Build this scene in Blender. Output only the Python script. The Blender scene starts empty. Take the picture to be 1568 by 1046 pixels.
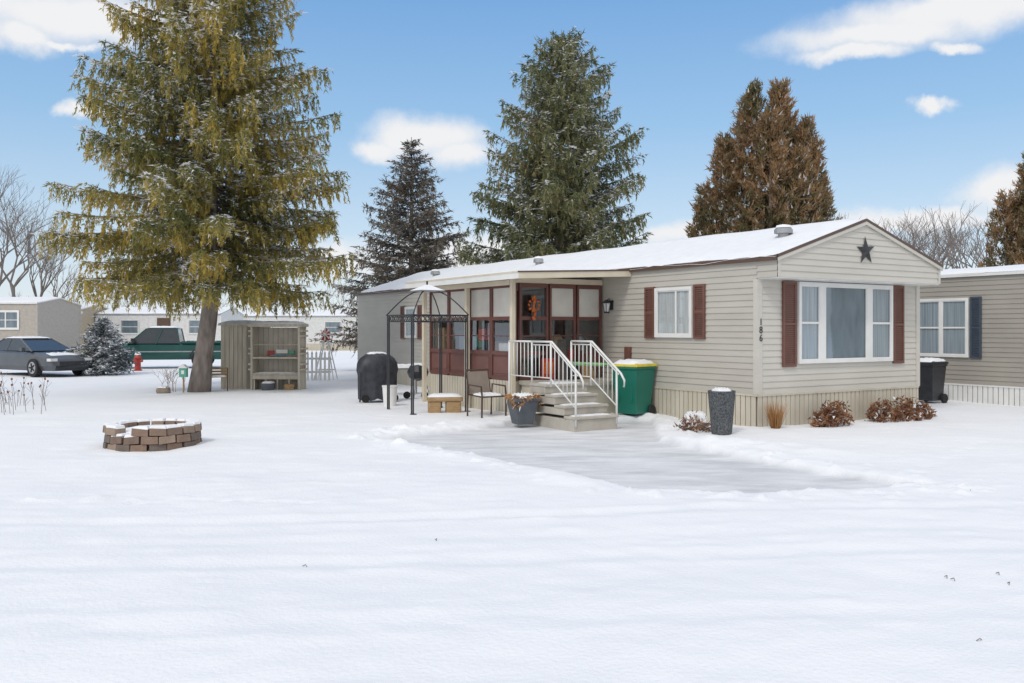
import bpy, math, random
import numpy as np
from mathutils import Vector, Matrix
random.seed(7); rng=np.random.default_rng(7)
sc=bpy.context.scene
F=1356.0; CH=1.7
def WX(px,Y): return (px-784)/F*Y
# ---------------------------------------------------------------- materials
def mat(name,c,rough=.6,c2=None,scale=6.0,bump=0.0,bscale=40.0,metal=0.0,spec=.5,stretch=(1,1,1),detail=6.0):
    m=bpy.data.materials.new(name); m.use_nodes=True
    nt=m.node_tree; b=nt.nodes['Principled BSDF']
    b.inputs['Roughness'].default_value=rough; b.inputs['Metallic'].default_value=metal
    b.inputs['Specular IOR Level'].default_value=spec
    if c2 is None: c2=tuple(x*.82 for x in c)
    tc=nt.nodes.new('ShaderNodeTexCoord'); mp=nt.nodes.new('ShaderNodeMapping')
    mp.inputs['Scale'].default_value=stretch
    nt.links.new(tc.outputs['Object'],mp.inputs['Vector'])
    n=nt.nodes.new('ShaderNodeTexNoise'); n.inputs['Scale'].default_value=scale; n.inputs['Detail'].default_value=detail
    nt.links.new(mp.outputs[0],n.inputs['Vector'])
    r=nt.nodes.new('ShaderNodeValToRGB')
    r.color_ramp.elements[0].position=.3; r.color_ramp.elements[1].position=.7
    r.color_ramp.elements[0].color=(*c2,1); r.color_ramp.elements[1].color=(*c,1)
    nt.links.new(n.outputs['Fac'],r.inputs['Fac']); nt.links.new(r.outputs['Color'],b.inputs['Base Color'])
    if bump>0:
        n2=nt.nodes.new('ShaderNodeTexNoise'); n2.inputs['Scale'].default_value=bscale; n2.inputs['Detail'].default_value=6
        nt.links.new(mp.outputs[0],n2.inputs['Vector'])
        bp=nt.nodes.new('ShaderNodeBump'); bp.inputs['Strength'].default_value=bump; bp.inputs['Distance'].default_value=.02
        nt.links.new(n2.outputs['Fac'],bp.inputs['Height']); nt.links.new(bp.outputs['Normal'],b.inputs['Normal'])
    return m
M={}
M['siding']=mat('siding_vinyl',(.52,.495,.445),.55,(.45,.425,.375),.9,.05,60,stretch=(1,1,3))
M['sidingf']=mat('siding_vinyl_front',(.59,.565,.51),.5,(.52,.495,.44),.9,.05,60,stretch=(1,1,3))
M['skirt']=mat('skirting_cream',(.60,.555,.46),.55,(.49,.445,.355),2.5,.05,60,stretch=(1,1,.5))
M['neigh']=mat('siding_grey_tan',(.37,.345,.30),.55,(.32,.295,.26),1.2)
M['white']=mat('white_trim',(.78,.78,.76),.4,(.70,.70,.68),3)
M['cream']=mat('cream_trim',(.68,.61,.48),.45,(.60,.53,.41),3)
M['brown']=mat('brown_trim',(.11,.065,.045),.5)
M['shutter']=mat('shutter_red_brown',(.175,.08,.058),.55,(.14,.062,.046),5)
M['encl']=mat('enclosure_red_brown',(.16,.066,.053),.5,(.125,.052,.043),4)
M['enclpanel']=mat('enclosure_panel',(.19,.086,.07),.5,(.155,.068,.057),3)
M['blind']=mat('enclosure_blind',(.66,.64,.59),.5,(.55,.53,.485),2.5)
M['snow']=mat('snow_cap',(.86,.87,.89),.7,(.80,.815,.84),5,.35,25)
M['dark']=mat('dark_interior',(.03,.03,.033),.6,(.02,.02,.02),3)
M['room']=mat('room_interior',(.12,.10,.09),.8,(.04,.04,.04),3)
M['curtain']=mat('curtain',(.74,.74,.72),.8,(.54,.55,.55),9,stretch=(6,6,.2))
M['curtainb']=mat('curtain_bluegrey',(.50,.55,.58),.8,(.26,.30,.34),5,stretch=(6,6,.15))
M['curtaind']=mat('curtain_shade',(.25,.31,.35),.8,(.12,.16,.19),2.2,stretch=(2,2,.6))
M['concrete']=mat('concrete',(.50,.47,.41),.85,(.40,.37,.32),5,.4,60)
M['black']=mat('black_metal',(.03,.033,.04),.4,(.02,.02,.025),10)
M['bluedark']=mat('shutter_slate',(.06,.08,.11),.5)
M['tire']=mat('tire_rubber',(.02,.02,.02),.8)
M['rim']=mat('alloy_rim',(.45,.46,.48),.3,metal=.8)
M['wood']=mat('wood_tan',(.42,.28,.14),.7,(.30,.19,.09),8,.3,30,stretch=(1,1,4))
M['bark']=mat('bark',(.29,.25,.225),.9,(.14,.115,.10),7,.9,30,stretch=(1,1,.35))
M['twig']=mat('twig_grey',(.22,.19,.17),.9,(.15,.13,.12),1)
M['green']=mat('bin_green',(.008,.17,.12),.45,(.006,.14,.10),3)
M['yellow']=mat('bin_yellow',(.72,.58,.06),.5)
M['red']=mat('red_paint',(.45,.05,.035),.45)
M['lime']=mat('lime_plastic',(.30,.58,.28),.5)
M['teal']=mat('teal_paint',(.10,.42,.30),.5)
M['orange']=mat('orange_ribbon',(.60,.15,.03),.6,(.34,.08,.02),30)
M['potg']=mat('pot_grey',(.10,.115,.135),.6,(.075,.085,.10),6)
M['potd']=mat('pot_textured',(.14,.15,.16),.7,(.02,.023,.026),38,.8,80,detail=3)
M['shed']=mat('shed_beige',(.52,.475,.39),.75,(.37,.335,.275),3,stretch=(4,4,.4))
M['shedd']=mat('shed_inside',(.44,.405,.34),.8,(.33,.305,.26),3)
M['chair']=mat('chair_bronze',(.085,.05,.038),.5)
M['sling']=mat('chair_sling',(.30,.25,.21),.8)
M['cloth']=mat('grill_cover',(.05,.055,.068),.5,(.018,.02,.028),6,.9,9)
M['silver']=mat('galvanised',(.42,.43,.44),.45,metal=.6)
M['rock']=mat('rock',(.30,.24,.19),.85,(.18,.15,.12),7,.5,20)
for i,(a,b) in enumerate([((.27,.185,.14),(.20,.135,.10)),((.22,.155,.12),(.155,.11,.085)),((.33,.245,.185),(.25,.185,.14)),((.18,.14,.118),(.125,.10,.085))]):
    M['brick%d'%i]=mat('paver_block_%d'%i,a,.9,b,9,.7,40)
M['paintg']=mat('car_paint_grey',(.12,.13,.145),.25,(.10,.11,.125),2,metal=.4)
M['paintt']=mat('truck_paint_green',(.022,.095,.085),.3,(.018,.08,.072),2,metal=.2)
M['carglass']=mat('car_glass',(.05,.06,.07),.12)
M['lamp']=mat('lamp_lens',(.75,.76,.78),.2)
M['amber']=mat('tail_lens',(.5,.03,.02),.2)
M['ltgrey']=mat('wall_beige_grey',(.45,.41,.36),.6)
M['wallw']=mat('wall_white',(.72,.72,.70),.6)
M['wallt']=mat('wall_tan',(.50,.42,.31),.6)
M['deadleaf']=mat('dead_leaf',(.26,.11,.055),.9,(.14,.06,.03),4)
M['sign']=mat('hutch_sign_blue',(.20,.34,.42),.6)
def glassmat():
    m=bpy.data.materials.new('window_glass'); m.use_nodes=True; nt=m.node_tree; nt.nodes.clear()
    o=nt.nodes.new('ShaderNodeOutputMaterial'); mx=nt.nodes.new('ShaderNodeMixShader')
    t=nt.nodes.new('ShaderNodeBsdfTransparent'); t.inputs[0].default_value=(.86,.89,.90,1)
    g=nt.nodes.new('ShaderNodeBsdfGlossy'); g.inputs['Roughness'].default_value=.03; g.inputs['Color'].default_value=(.85,.9,.95,1)
    f=nt.nodes.new('ShaderNodeLayerWeight'); f.inputs['Blend'].default_value=.5
    p=nt.nodes.new('ShaderNodeMath'); p.operation='POWER'; p.inputs[1].default_value=3.0
    q=nt.nodes.new('ShaderNodeMath'); q.operation='MULTIPLY_ADD'; q.inputs[1].default_value=.85; q.inputs[2].default_value=.10; q.use_clamp=True
    n=nt.nodes.new('ShaderNodeTexNoise'); n.inputs['Scale'].default_value=1.2
    tc=nt.nodes.new('ShaderNodeTexCoord'); nt.links.new(tc.outputs['Object'],n.inputs['Vector'])
    bp=nt.nodes.new('ShaderNodeBump'); bp.inputs['Strength'].default_value=.10; bp.inputs['Distance'].default_value=.03
    nt.links.new(n.outputs['Fac'],bp.inputs['Height']); nt.links.new(bp.outputs[0],g.inputs['Normal'])
    nt.links.new(f.outputs['Facing'],p.inputs[0]); nt.links.new(p.outputs[0],q.inputs[0])
    nt.links.new(q.outputs[0],mx.inputs[0]); nt.links.new(t.outputs[0],mx.inputs[1]); nt.links.new(g.outputs[0],mx.inputs[2])
    nt.links.new(mx.outputs[0],o.inputs[0]); return m
M['glass']=glassmat()
# ---------------------------------------------------------------- builders
def empty(name,loc=(0,0,0),rz=0.0,parent=None):
    e=bpy.data.objects.new(name,None); e.location=loc; e.rotation_euler=(0,0,rz); e.empty_display_size=.2
    sc.collection.objects.link(e)
    if parent: e.parent=parent
    return e
class MB:
    def __init__(s): s.v=[]; s.f=[]; s.m=[]; s.mats=[]
    def mi(s,k):
        if k not in s.mats: s.mats.append(k)
        return s.mats.index(k)
    def add(s,vs,fs,k):
        o=len(s.v); i=s.mi(k); s.v+= [tuple(p) for p in vs]
        for f in fs: s.f.append([o+a for a in f]); s.m.append(i)
    def box(s,x0,x1,y0,y1,z0,z1,k):
        s.add([(x0,y0,z0),(x1,y0,z0),(x1,y1,z0),(x0,y1,z0),(x0,y0,z1),(x1,y0,z1),(x1,y1,z1),(x0,y1,z1)],
              [(0,3,2,1),(4,5,6,7),(0,1,5,4),(1,2,6,5),(2,3,7,6),(3,0,4,7)],k)
    def fbox(s,fr,a0,a1,z0,z1,o0,o1,k):
        O,d,n=fr
        def P(a,z,o): return (O[0]+d[0]*a+n[0]*o,O[1]+d[1]*a+n[1]*o,z)
        flip=(d[0]*n[1]-d[1]*n[0])>0
        vs=[P(a0,z0,o1),P(a1,z0,o1),P(a1,z0,o0),P(a0,z0,o0),P(a0,z1,o1),P(a1,z1,o1),P(a1,z1,o0),P(a0,z1,o0)]
        fs=[(0,1,5,4)] if k=='glass' else [(0,3,2,1),(4,5,6,7),(0,1,5,4),(1,2,6,5),(2,3,7,6),(3,0,4,7)]
        if flip: fs=[f[::-1] for f in fs]
        s.add(vs,fs,k)
    def taper(s,cx,cy,z0,z1,wx0,wy0,wx1,wy1,k):
        s.add([(cx-wx0,cy-wy0,z0),(cx+wx0,cy-wy0,z0),(cx+wx0,cy+wy0,z0),(cx-wx0,cy+wy0,z0),
               (cx-wx1,cy-wy1,z1),(cx+wx1,cy-wy1,z1),(cx+wx1,cy+wy1,z1),(cx-wx1,cy+wy1,z1)],
              [(0,3,2,1),(4,5,6,7),(0,1,5,4),(1,2,6,5),(2,3,7,6),(3,0,4,7)],k)
    def path(s,pts,rs,k,n=6):
        if not hasattr(rs,'__len__'): rs=[rs]*len(pts)
        pts=[Vector(p) for p in pts]; o=len(s.v); i=s.mi(k)
        for j,p in enumerate(pts):
            t=(pts[min(j+1,len(pts)-1)]-pts[max(j-1,0)]).normalized()
            a=t.cross(Vector((0,0,1)) if abs(t.z)<.95 else Vector((1,0,0))).normalized(); b=t.cross(a)
            for q in range(n):
                an=2*math.pi*q/n; s.v.append(tuple(p+(a*math.cos(an)+b*math.sin(an))*rs[j]))
        for j in range(len(pts)-1):
            for q in range(n):
                s.f.append([o+j*n+q,o+j*n+(q+1)%n,o+(j+1)*n+(q+1)%n,o+(j+1)*n+q]); s.m.append(i)
        s.f.append([o+q for q in range(n)][::-1]); s.m.append(i)
        s.f.append([o+(len(pts)-1)*n+q for q in range(n)]); s.m.append(i)
    def cap(s,x0,x1,y0,y1,z,th,k='snow',nx=10,ny=10,zf=None,amp=.25):
        o=[];ph=random.random()*9
        for j in range(ny+1):
            for i in range(nx+1):
                u=i/nx*2-1; w=j/ny*2-1
                e=(1-abs(u)**5)*(1-abs(w)**5); e=e**.5 if e>0 else 0
                x=x0+(x1-x0)*i/nx; y=y0+(y1-y0)*j/ny
                zz=z+(zf(x,y) if zf else 0)+th*e*(1+amp*math.sin(ph+i*1.7+j*2.3)*math.cos(j*1.1-i*.8+ph))
                o.append((x,y,zz))
        fs=[(j*(nx+1)+i,j*(nx+1)+i+1,(j+1)*(nx+1)+i+1,(j+1)*(nx+1)+i) for j in range(ny) for i in range(nx)]
        s.add(o,fs,k)
    def lathe(s,cx,cy,prof,k,n=20):
        o=len(s.v); i=s.mi(k)
        for (r,z) in prof:
            for q in range(n):
                a=2*math.pi*q/n; s.v.append((cx+r*math.cos(a),cy+r*math.sin(a),z))
        for j in range(len(prof)-1):
            for q in range(n):
                s.f.append([o+j*n+q,o+j*n+(q+1)%n,o+(j+1)*n+(q+1)%n,o+(j+1)*n+q]); s.m.append(i)
        s.f.append([o+q for q in range(n)][::-1]); s.m.append(i)
        s.f.append([o+(len(prof)-1)*n+q for q in range(n)]); s.m.append(i)
    def blob(s,c,r,k,n=10,m=7,amp=.15,seed=0):
        rr=random.Random(seed); vs=[];fs=[]
        for j in range(m+1):
            th=math.pi*j/m
            for q in range(n):
                a=2*math.pi*q/n; f=1+amp*(rr.random()*2-1)
                vs.append((c[0]+r[0]*f*math.sin(th)*math.cos(a),c[1]+r[1]*f*math.sin(th)*math.sin(a),c[2]+r[2]*f*math.cos(th)))
        for j in range(m):
            for q in range(n): fs.append((j*n+q,(j+1)*n+q,(j+1)*n+(q+1)%n,j*n+(q+1)%n))
        s.add(vs,fs,k)
    def done(s,name,parent=None,loc=(0,0,0),rz=0.0,smooth=False,bevel=0.0):
        me=bpy.data.meshes.new(name); me.from_pydata(s.v,[],s.f)
        for k in s.mats: me.materials.append(M[k])
        me.polygons.foreach_set('material_index',s.m)
        if smooth: me.polygons.foreach_set('use_smooth',[True]*len(s.f))
        me.update(); ob=bpy.data.objects.new(name,me); sc.collection.objects.link(ob)
        ob.location=loc; ob.rotation_euler=(0,0,rz)
        if parent: ob.parent=parent
        if bevel>0:
            b=ob.modifiers.new('bevel','BEVEL'); b.width=bevel; b.segments=2; b.limit_method='ANGLE'
        return ob
def siding(mb,fr,z0,z1,k,A,B,lap=.11,out=.019,base=.004):
    O,d,n=fr
    def P(a,z,o): return (O[0]+d[0]*a+n[0]*o,O[1]+d[1]*a+n[1]*o,z)
    z=z0
    while z<z1-1e-4:
        zt=min(z+lap,z1)
        a0,b0,a1,b1=A(z),B(z),A(zt),B(zt)
        mb.add([P(a0,z,base),P(b0,z,base),P(b0,z,out),P(a0,z,out),P(b1,zt,base),P(a1,zt,base)],[(0,1,2,3),(3,2,4,5)],k)
        z=zt
def ribs(mb,fr,a0,a1,z0,z1,k,pitch=.12):
    a=a0
    while a<a1-1e-3:
        b=min(a+pitch*.86,a1); mb.fbox(fr,a,b,z0,z1,.0,.014,k); a+=pitch
def window(mb,fr,a0,a1,z0,z1,cells,fw=.06,trim='white'):
    mb.fbox(fr,a0,a1,z0,z0+fw,.0195,.07,trim); mb.fbox(fr,a0,a1,z1-fw,z1,.0195,.07,trim)
    mb.fbox(fr,a0,a0+fw,z0+fw,z1-fw,.0195,.07,trim); mb.fbox(fr,a1-fw,a1,z0+fw,z1-fw,.0195,.07,trim)
    mb.fbox(fr,a0+fw,a1-fw,z0+fw,z1-fw,.0195,.022,'dark')
    for (c0,c1,mid,cu) in cells:
        mb.fbox(fr,c0,c1,z0+fw,z1-fw,.0225,.028,cu)
        mb.fbox(fr,c0,c1,z0+fw,z1-fw,.040,.043,'glass')
        t=.022
        mb.fbox(fr,c0,c0+t,z0+fw,z1-fw,.0435,.058,trim); mb.fbox(fr,c1-t,c1,z0+fw,z1-fw,.0435,.058,trim)
        mb.fbox(fr,c0+t,c1-t,z0+fw,z0+fw+t,.0435,.058,trim); mb.fbox(fr,c0+t,c1-t,z1-fw-t,z1-fw,.0435,.058,trim)
        if mid: zm=(z0+z1)/2; mb.fbox(fr,c0+t,c1-t,zm-.02,zm+.02,.0435,.060,trim)
    for i in range(len(cells)-1):
        mb.fbox(fr,cells[i][1],cells[i+1][0],z0+fw,z1-fw,.023,.066,trim)
def shutter(mb,fr,a0,a1,z0,z1,k='shutter'):
    t=.045
    mb.fbox(fr,a0,a0+t,z0,z1,.0195,.055,k); mb.fbox(fr,a1-t,a1,z0,z1,.0195,.055,k)
    zm=(z0+z1)/2
    for (p,q) in ((z0,z0+t),(z1-t,z1),(zm-t/2,zm+t/2)): mb.fbox(fr,a0+t,a1-t,p,q,.0195,.054,k)
    z=z0+t+.005
    while z<z1-t-.02:
        if abs(z-zm)>.04: mb.fbox(fr,a0+t,a1-t,z,z+.022,.029,.048,k)
        z+=.038
    mb.fbox(fr,a0+t,a1-t,z0+t,z1-t,.0195,.028,k)
def home(name,loc,rz,W,L,eave,rise,k,kf,skirt=.57,over=0.0,boxz=2.6,roofk='brown',kskirt='skirt'):
    root=empty(name,loc,rz)
    mb=MB()
    mb.box(0,W,0,L,skirt,eave-.01,k); mb.box(.03,W-.03,.03,L-.03,-.1,skirt-.003,'shedd')
    FS=((0,0,0),(0,1,0),(-1,0,0)); FF=((0,0,0),(1,0,0),(0,-1,0)); FR=((W,0,0),(0,1,0),(1,0,0)); FB=((0,L,0),(1,0,0),(0,1,0))
    siding(mb,FS,skirt,eave,k,lambda z:0,lambda z:L); siding(mb,FR,skirt,eave,k,lambda z:0,lambda z:L)
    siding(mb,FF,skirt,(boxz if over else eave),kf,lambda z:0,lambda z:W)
    siding(mb,FB,skirt,eave,k,lambda z:0,lambda z:W)
    h=W/2
    def A(z): return 0 if z<eave else (z-eave)/rise*h
    def B(z): return W-A(z)
    if over:
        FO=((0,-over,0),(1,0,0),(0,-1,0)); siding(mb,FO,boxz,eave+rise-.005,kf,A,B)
        siding(mb,((0,-over,0),(0,1,0),(-1,0,0)),boxz,eave,k,lambda z:0,lambda z:over)
        siding(mb,((W,-over,0),(0,1,0),(1,0,0)),boxz,eave,k,lambda z:0,lambda z:over)
        mb.box(.0,W,-over,0,boxz-.02,boxz,'white'); mb.box(.01,W-.01,-over+.01,-.01,boxz+.001,eave-.02,'dark')
        mb.box(-.022,.05,-over-.024,-over-.0195,boxz,eave,'sidingf'); mb.box(W-.05,W+.022,-over-.024,-over-.0195,boxz,eave,'sidingf')
    else:
        siding(mb,FF,eave,eave+rise-.005,kf,A,B)
    siding(mb,FB,eave,eave+rise-.005,k,A,B)
    mb.done('walls',root)
    mb=MB()
    ribs(mb,((0,.03,0),(0,1,0),(-1,0,0)),0,L-.03,-.1,skirt-.03,kskirt); ribs(mb,((0,.0,0),(1,0,0),(0,-1,0)),0,W,-.1,skirt-.03,kskirt)
    ribs(mb,((W,.03,0),(0,1,0),(1,0,0)),0,L-.03,-.1,skirt-.03,kskirt)
    mb.fbox(FS,-.02,L,skirt-.03,skirt+.005,.0,.03,kskirt); mb.fbox(FF,0,W,skirt-.03,skirt+.005,0,.03,kskirt)
    for (x,y) in ((0,0),(W,0)):
        sx=-1 if x==0 else 1
        mb.box(min(x,x+sx*.03),max(x,x+sx*.03),-.03,.07,skirt,(boxz if over else eave)-.022,kf)
        mb.box(min(x,x-sx*.09),max(x,x-sx*.09),-.031,-.001,skirt,(boxz if over else eave)-.022,kf)
    mb.done('skirting',root)
    mb=MB(); e=.06; y0=-over-.04; y1=L+.04; sl=rise/h
    def zr(x): return eave+rise-abs(x-h)*sl
    for (xa,xb) in ((-e,h),(h,W+e)):
        za,zb=zr(xa),zr(xb)
        mb.add([(xa,y0,za),(xb,y0,zb),(xb,y1,zb),(xa,y1,za),(xa,y0,za+.05),(xb,y0,zb+.05),(xb,y1,zb+.05),(xa,y1,za+.05)],
               [(0,3,2,1),(4,5,6,7),(0,1,5,4),(1,2,6,5),(2,3,7,6),(3,0,4,7)],roofk)
        for (yy,lo,hi,kk) in ((y0-.010,-.05,.012,kf),(y0-.016,.012,.062,roofk)):
            mb.add([(xa,yy,za+lo),(xb,yy,zb+lo),(xb,yy,zb+hi),(xa,yy,za+hi),(xa,yy+.03,za+lo),(xb,yy+.03,zb+lo),(xb,yy+.03,zb+hi),(xa,yy+.03,za+hi)],
                   [(0,1,2,3),(7,6,5,4),(0,4,5,1),(3,2,6,7)],kk)
    mb.box(-e-.012,-e,y0,y1,zr(-e)-.03,zr(-e)+.045,roofk); mb.box(W+e,W+e+.012,y0,y1,zr(-e)-.03,zr(-e)+.045,roofk)
    mb.done('roof',root)
    mb=MB(); nx=24; ny=int(L*3); vs=[];fs=[]
    for j in range(ny+1):
        for i in range(nx+1):
            x=-e-.02+(W+2*e+.04)*i/nx; y=y0+.02+(y1-y0-.04)*j/ny
            u=abs(i/nx*2-1); ed=(1-u**14)*(1-abs(j/ny*2-1)**60)
            ed=max(ed,0)**.5
            zz=zr(x)+.048+.06*ed*(1+.25*math.sin(j*.7+i)*math.sin(i*.9-j*.31)); 
            if i in (0,nx): zz=zr(x)+.03+.02*math.sin(j*.9)+.012*math.sin(j*2.3)
            vs.append((x,y,zz))
    fs=[(j*(nx+1)+i,j*(nx+1)+i+1,(j+1)*(nx+1)+i+1,(j+1)*(nx+1)+i) for j in range(ny) for i in range(nx)]
    mb.add(vs,fs,'snow'); mb.done('roof_snow',root,smooth=True)
    return root,FS,FF
# ================================================================ main home
RZ=math.radians(32.18); HO=(4.26,15.37,0)
HW=4.62
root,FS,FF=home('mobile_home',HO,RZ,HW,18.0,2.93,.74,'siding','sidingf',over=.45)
mb=MB()
window(mb,FF,1.0,3.72,1.09,2.56,[(1.06,1.56,True,'curtainb'),(1.72,2.92,False,'curtaind'),(3.08,3.66,True,'curtainb')])
shutter(mb,FF,.60,.95,1.04,2.565); shutter(mb,FF,3.77,4.10,1.04,2.565)
window(mb,FS,1.56,2.60,1.55,2.52,[(1.62,2.54,False,'curtain')])
shutter(mb,FS,1.235,1.53,1.53,2.55); shutter(mb,FS,2.63,2.92,1.53,2.55)
mb.fbox(FS,1.98,2.02,1.61,2.46,.0435,.06,'white')
window(mb,FS,13.3,14.1,1.45,2.4,[(13.36,14.04,True,'curtaind')])
shutter(mb,FS,12.95,13.25,1.42,2.43); shutter(mb,FS,14.15,14.45,1.42,2.43)
mb.done('windows_and_shutters',root)
mb=MB(); vs=[]; c=(2.31,3.14)
for i in range(10):
    r=.27 if i%2==0 else .10; a=math.pi/2+i*math.pi/5+.06
    vs.append((c[0]+r*math.cos(a),-.45-.03,c[1]+r*math.sin(a)))
vs.append((c[0],-.45-.10,c[1]))
mb.add(vs,[(i,(i+1)%10,10) for i in range(10)],'black'); mb.done('barn_star',root)
mb=MB(); y=4.0
mb.box(-.05,-.02,y-.05,y+.05,2.12,2.32,'black'); mb.path([(-.04,y,2.22),(-.10,y,2.36),(-.16,y,2.32)],.012,'black')
mb.taper(-.16,y,2.08,2.26,.03,.03,.05,.05,'lamp'); mb.taper(-.16,y,2.26,2.33,.075,.075,.02,.02,'black'); mb.taper(-.16,y,2.05,2.08,.04,.04,.04,.04,'black')
for sx in (-1,1):
    for sy in (-1,1): mb.path([(-.16+sx*.032,y+sy*.032,2.07),(-.16+sx*.055,y+sy*.055,2.27)],.009,'black',4)
mb.done('wall_lantern',root)
for i,ch in enumerate('186'):
    cu=bpy.data.curves.new('number_'+ch,'FONT'); cu.body=ch; cu.size=.17; cu.extrude=.004; cu.align_x='CENTER'
    cu.materials.append(M['black']); o=bpy.data.objects.new('house_number_digit_%d'%(i+1),cu); sc.collection.objects.link(o)
    o.parent=root; o.location=(.05,-.037,1.78-i*.14); o.rotation_euler=(math.pi/2,0,0)
mb=MB()
def vent(x,y,s=1):
    z=2.93+.74-abs(x-2.31)*.32
    mb.lathe(x,y,[(.10*s,z-.05),(.10*s,z+.14),(.17*s,z+.15),(.17*s,z+.22),(.12*s,z+.27)],'silver',16)
    mb.lathe(x,y,[(.15*s,z+.255),(.13*s,z+.30),(.02,z+.32)],'snow',12)
vent(1.3,.55); vent(1.2,8.6,.8); vent(1.2,14.5,.9)
mb.done('roof_vents',root)
mb=MB(); mb.box(-.10,-.0195,3.35,3.5,.95,1.35,'shutter'); mb.path([(-.05,3.42,.0),(-.05,3.42,.95)],.02,'silver'); mb.done('electric_meter',root,bevel=.008)
# ---------------- porch enclosure
er=empty('porch_enclosure',(0,0,0),0,root)
EX=-2.25; EY0,EY1=4.3,8.1
mb=MB()
mb.box(EX+.04,-.03,EY0+.04,EY1-.04,.60,.69,'wood')
mb.box(EX,EX+.04,EY1-.04,EY1,.69,2.66,'encl')
mb.box(EX+.04,-.03,EY1-.04,EY1,.0,2.66,'siding')
L1=((EX,EY0,0),(0,1,0),(-1,0,0)); E1=((EX,EY0,0),(1,0,0),(0,-1,0))
ribs(mb,L1,0,EY1-EY0,-.1,.66,'skirt'); ribs(mb,E1,0,2.22,-.1,.66,'skirt')
mb.box(EX+.01,-.05,EY0+.01,EY0+.03,-.1,.6,'skirt'); mb.box(EX+.005,EX+.03,EY0+.03,EY1-.05,-.1,.6,'skirt')
def bay(fr,a0,a1,up='blind',low=True):
    s=.045
    for (p,q) in ((a0,a0+s),(a1-s,a1)): mb.fbox(fr,p,q,.69,2.64,-.05,.012,'encl')
    for (p,q) in ((.66,.75),(1.18,1.26),(1.90,1.97),(2.56,2.65)): mb.fbox(fr,a0+s,a1-s,p,q,-.045,.008,'encl')
    if low:
        mb.fbox(fr,a0+s,a1-s,.75,1.18,-.035,-.02,'enclpanel'); mb.fbox(fr,a0+s+.06,a1-s-.06,.80,1.13,-.0195,-.006,'enclpanel')
    else:
        mb.fbox(fr,a0+s,a1-s,.75,1.18,-.03,-.026,'glass')
    mb.fbox(fr,a0+s,a1-s,1.26,1.90,-.03,-.026,'glass')
    if up=='blind': mb.fbox(fr,a0+s,a1-s,1.97,2.56,-.035,-.025,'blind')
    else: mb.fbox(fr,a0+s,a1-s,1.97,2.56,-.03,-.026,'glass')
    mb.fbox(fr,a0+s,a1-s,1.56,1.585,-.024,-.012,'encl') 
LL=EY1-EY0; w=(LL-.02)/4
for i in range(4): bay(L1,.01+i*w,.01+(i+1)*w-.01)
bay(E1,.10,.80,up='glass',low=False); bay(E1,.84,1.50); bay(E1,1.54,2.18)
mb.fbox(L1,-.02,LL,2.65,2.72,-.06,.0,'cream'); mb.fbox(E1,.0,2.22,2.65,2.76,-.06,.0,'cream')
mb.box(-.06,-.035,EY0+.1,EY1-.1,.7,2.66,'room'); mb.box(EX+.1,-.1,EY1-.08,EY1-.05,.7,2.66,'room')
mb.done('enclosure_walls',er)
mb=MB()
mb.box(EX+.5,EX+1.2,EY0+1.2,EY0+1.9,.70,1.45,'wood'); mb.box(EX+.35,EX+.75,EY0+2.3,EY0+3.0,.70,1.6,'curtaind')
mb.box(EX+1.1,EX+1.6,EY0+.9,EY0+1.3,.70,1.4,'room'); mb.box(EX+.15,EX+.45,EY0+.5,EY0+.9,.70,1.42,'curtain'); mb.box(EX+.14,EX+.4,EY0+1.5,EY0+1.75,1.46,1.72,'red')
mb.lathe(EX+.35,EY0+2.0,[(.12,1.3),(.16,1.55),(.1,1.6)],'teal',10); mb.lathe(EX+1.9,EY0+.4,[(.14,.7),(.16,1.35),(.05,1.6)],'silver',10); mb.box(EX+.12,EX+.4,EY0+3.3,EY0+3.6,.7,1.75,'wood')
mb.lathe(EX+1.25,EY0+.35,[(.16,1.25),(.2,1.45),(.08,1.6)],'wood',10)
mb.done('sunroom_contents',er,bevel=.02)
mb=MB()
for i in range(6): mb.blob((EX+.42+.012*math.sin(i*2),EY0-.06,2.36-.085*i),(.032+.018*(i%2),.02,.045),'orange',8,5,.35,i)
for i in range(10):
    a=i*math.pi/5; mb.blob((EX+.42+.12*math.cos(a),EY0-.05,2.20+.13*math.sin(a)),(.03,.015,.03),'orange',6,4,.4,i)
mb.done('door_decoration',er,smooth=True)
mb=MB(); X0,X1,Y0,Y1=-2.80,-.02,3.36,8.25
def cz(x): return 2.70+(x-X0)*.045
def slab(x0,x1,y0,y1,a,b,k):
    mb.add([(x0,y0,cz(x0)+a),(x1,y0,cz(x1)+a),(x1,y1,cz(x1)+a),(x0,y1,cz(x0)+a),(x0,y0,cz(x0)+b),(x1,y0,cz(x1)+b),(x1,y1,cz(x1)+b),(x0,y1,cz(x0)+b)],
           [(0,3,2,1),(4,5,6,7),(0,1,5,4),(1,2,6,5),(2,3,7,6),(3,0,4,7)],k)
slab(X0+.03,X1,Y0+.03,Y1-.03,.02,.07,'cream')
slab(X0,X0+.03,Y0,Y1,-.03,.10,'white'); slab(X0+.03,X1,Y0,Y0+.03,-.03,.10,'cream'); slab(X0+.03,X1,Y1-.03,Y1,-.03,.1,'cream')
slab(X0-.012,X0,Y0-.012,Y1,.085,.115,'cream'); slab(X0,X1,Y0-.012,Y0-.001,.085,.115,'brown')
mb.done('canopy_roof',er)
mb=MB(); mb.cap(X0+.005,X1,Y0+.005,Y1-.01,2.70,.07,nx=20,ny=30,zf=lambda x,y:(x-X0)*.045+.095); mb.done('canopy_snow',er,smooth=True)
mb=MB()
for y in (4.20,6.05,8.12):
    mb.box(-2.42,-2.33,y-.045,y+.045,-.1,2.715,'cream')
mb.box(-2.43,-2.32,4.25,8.07,2.60,2.70,'cream')
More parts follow.
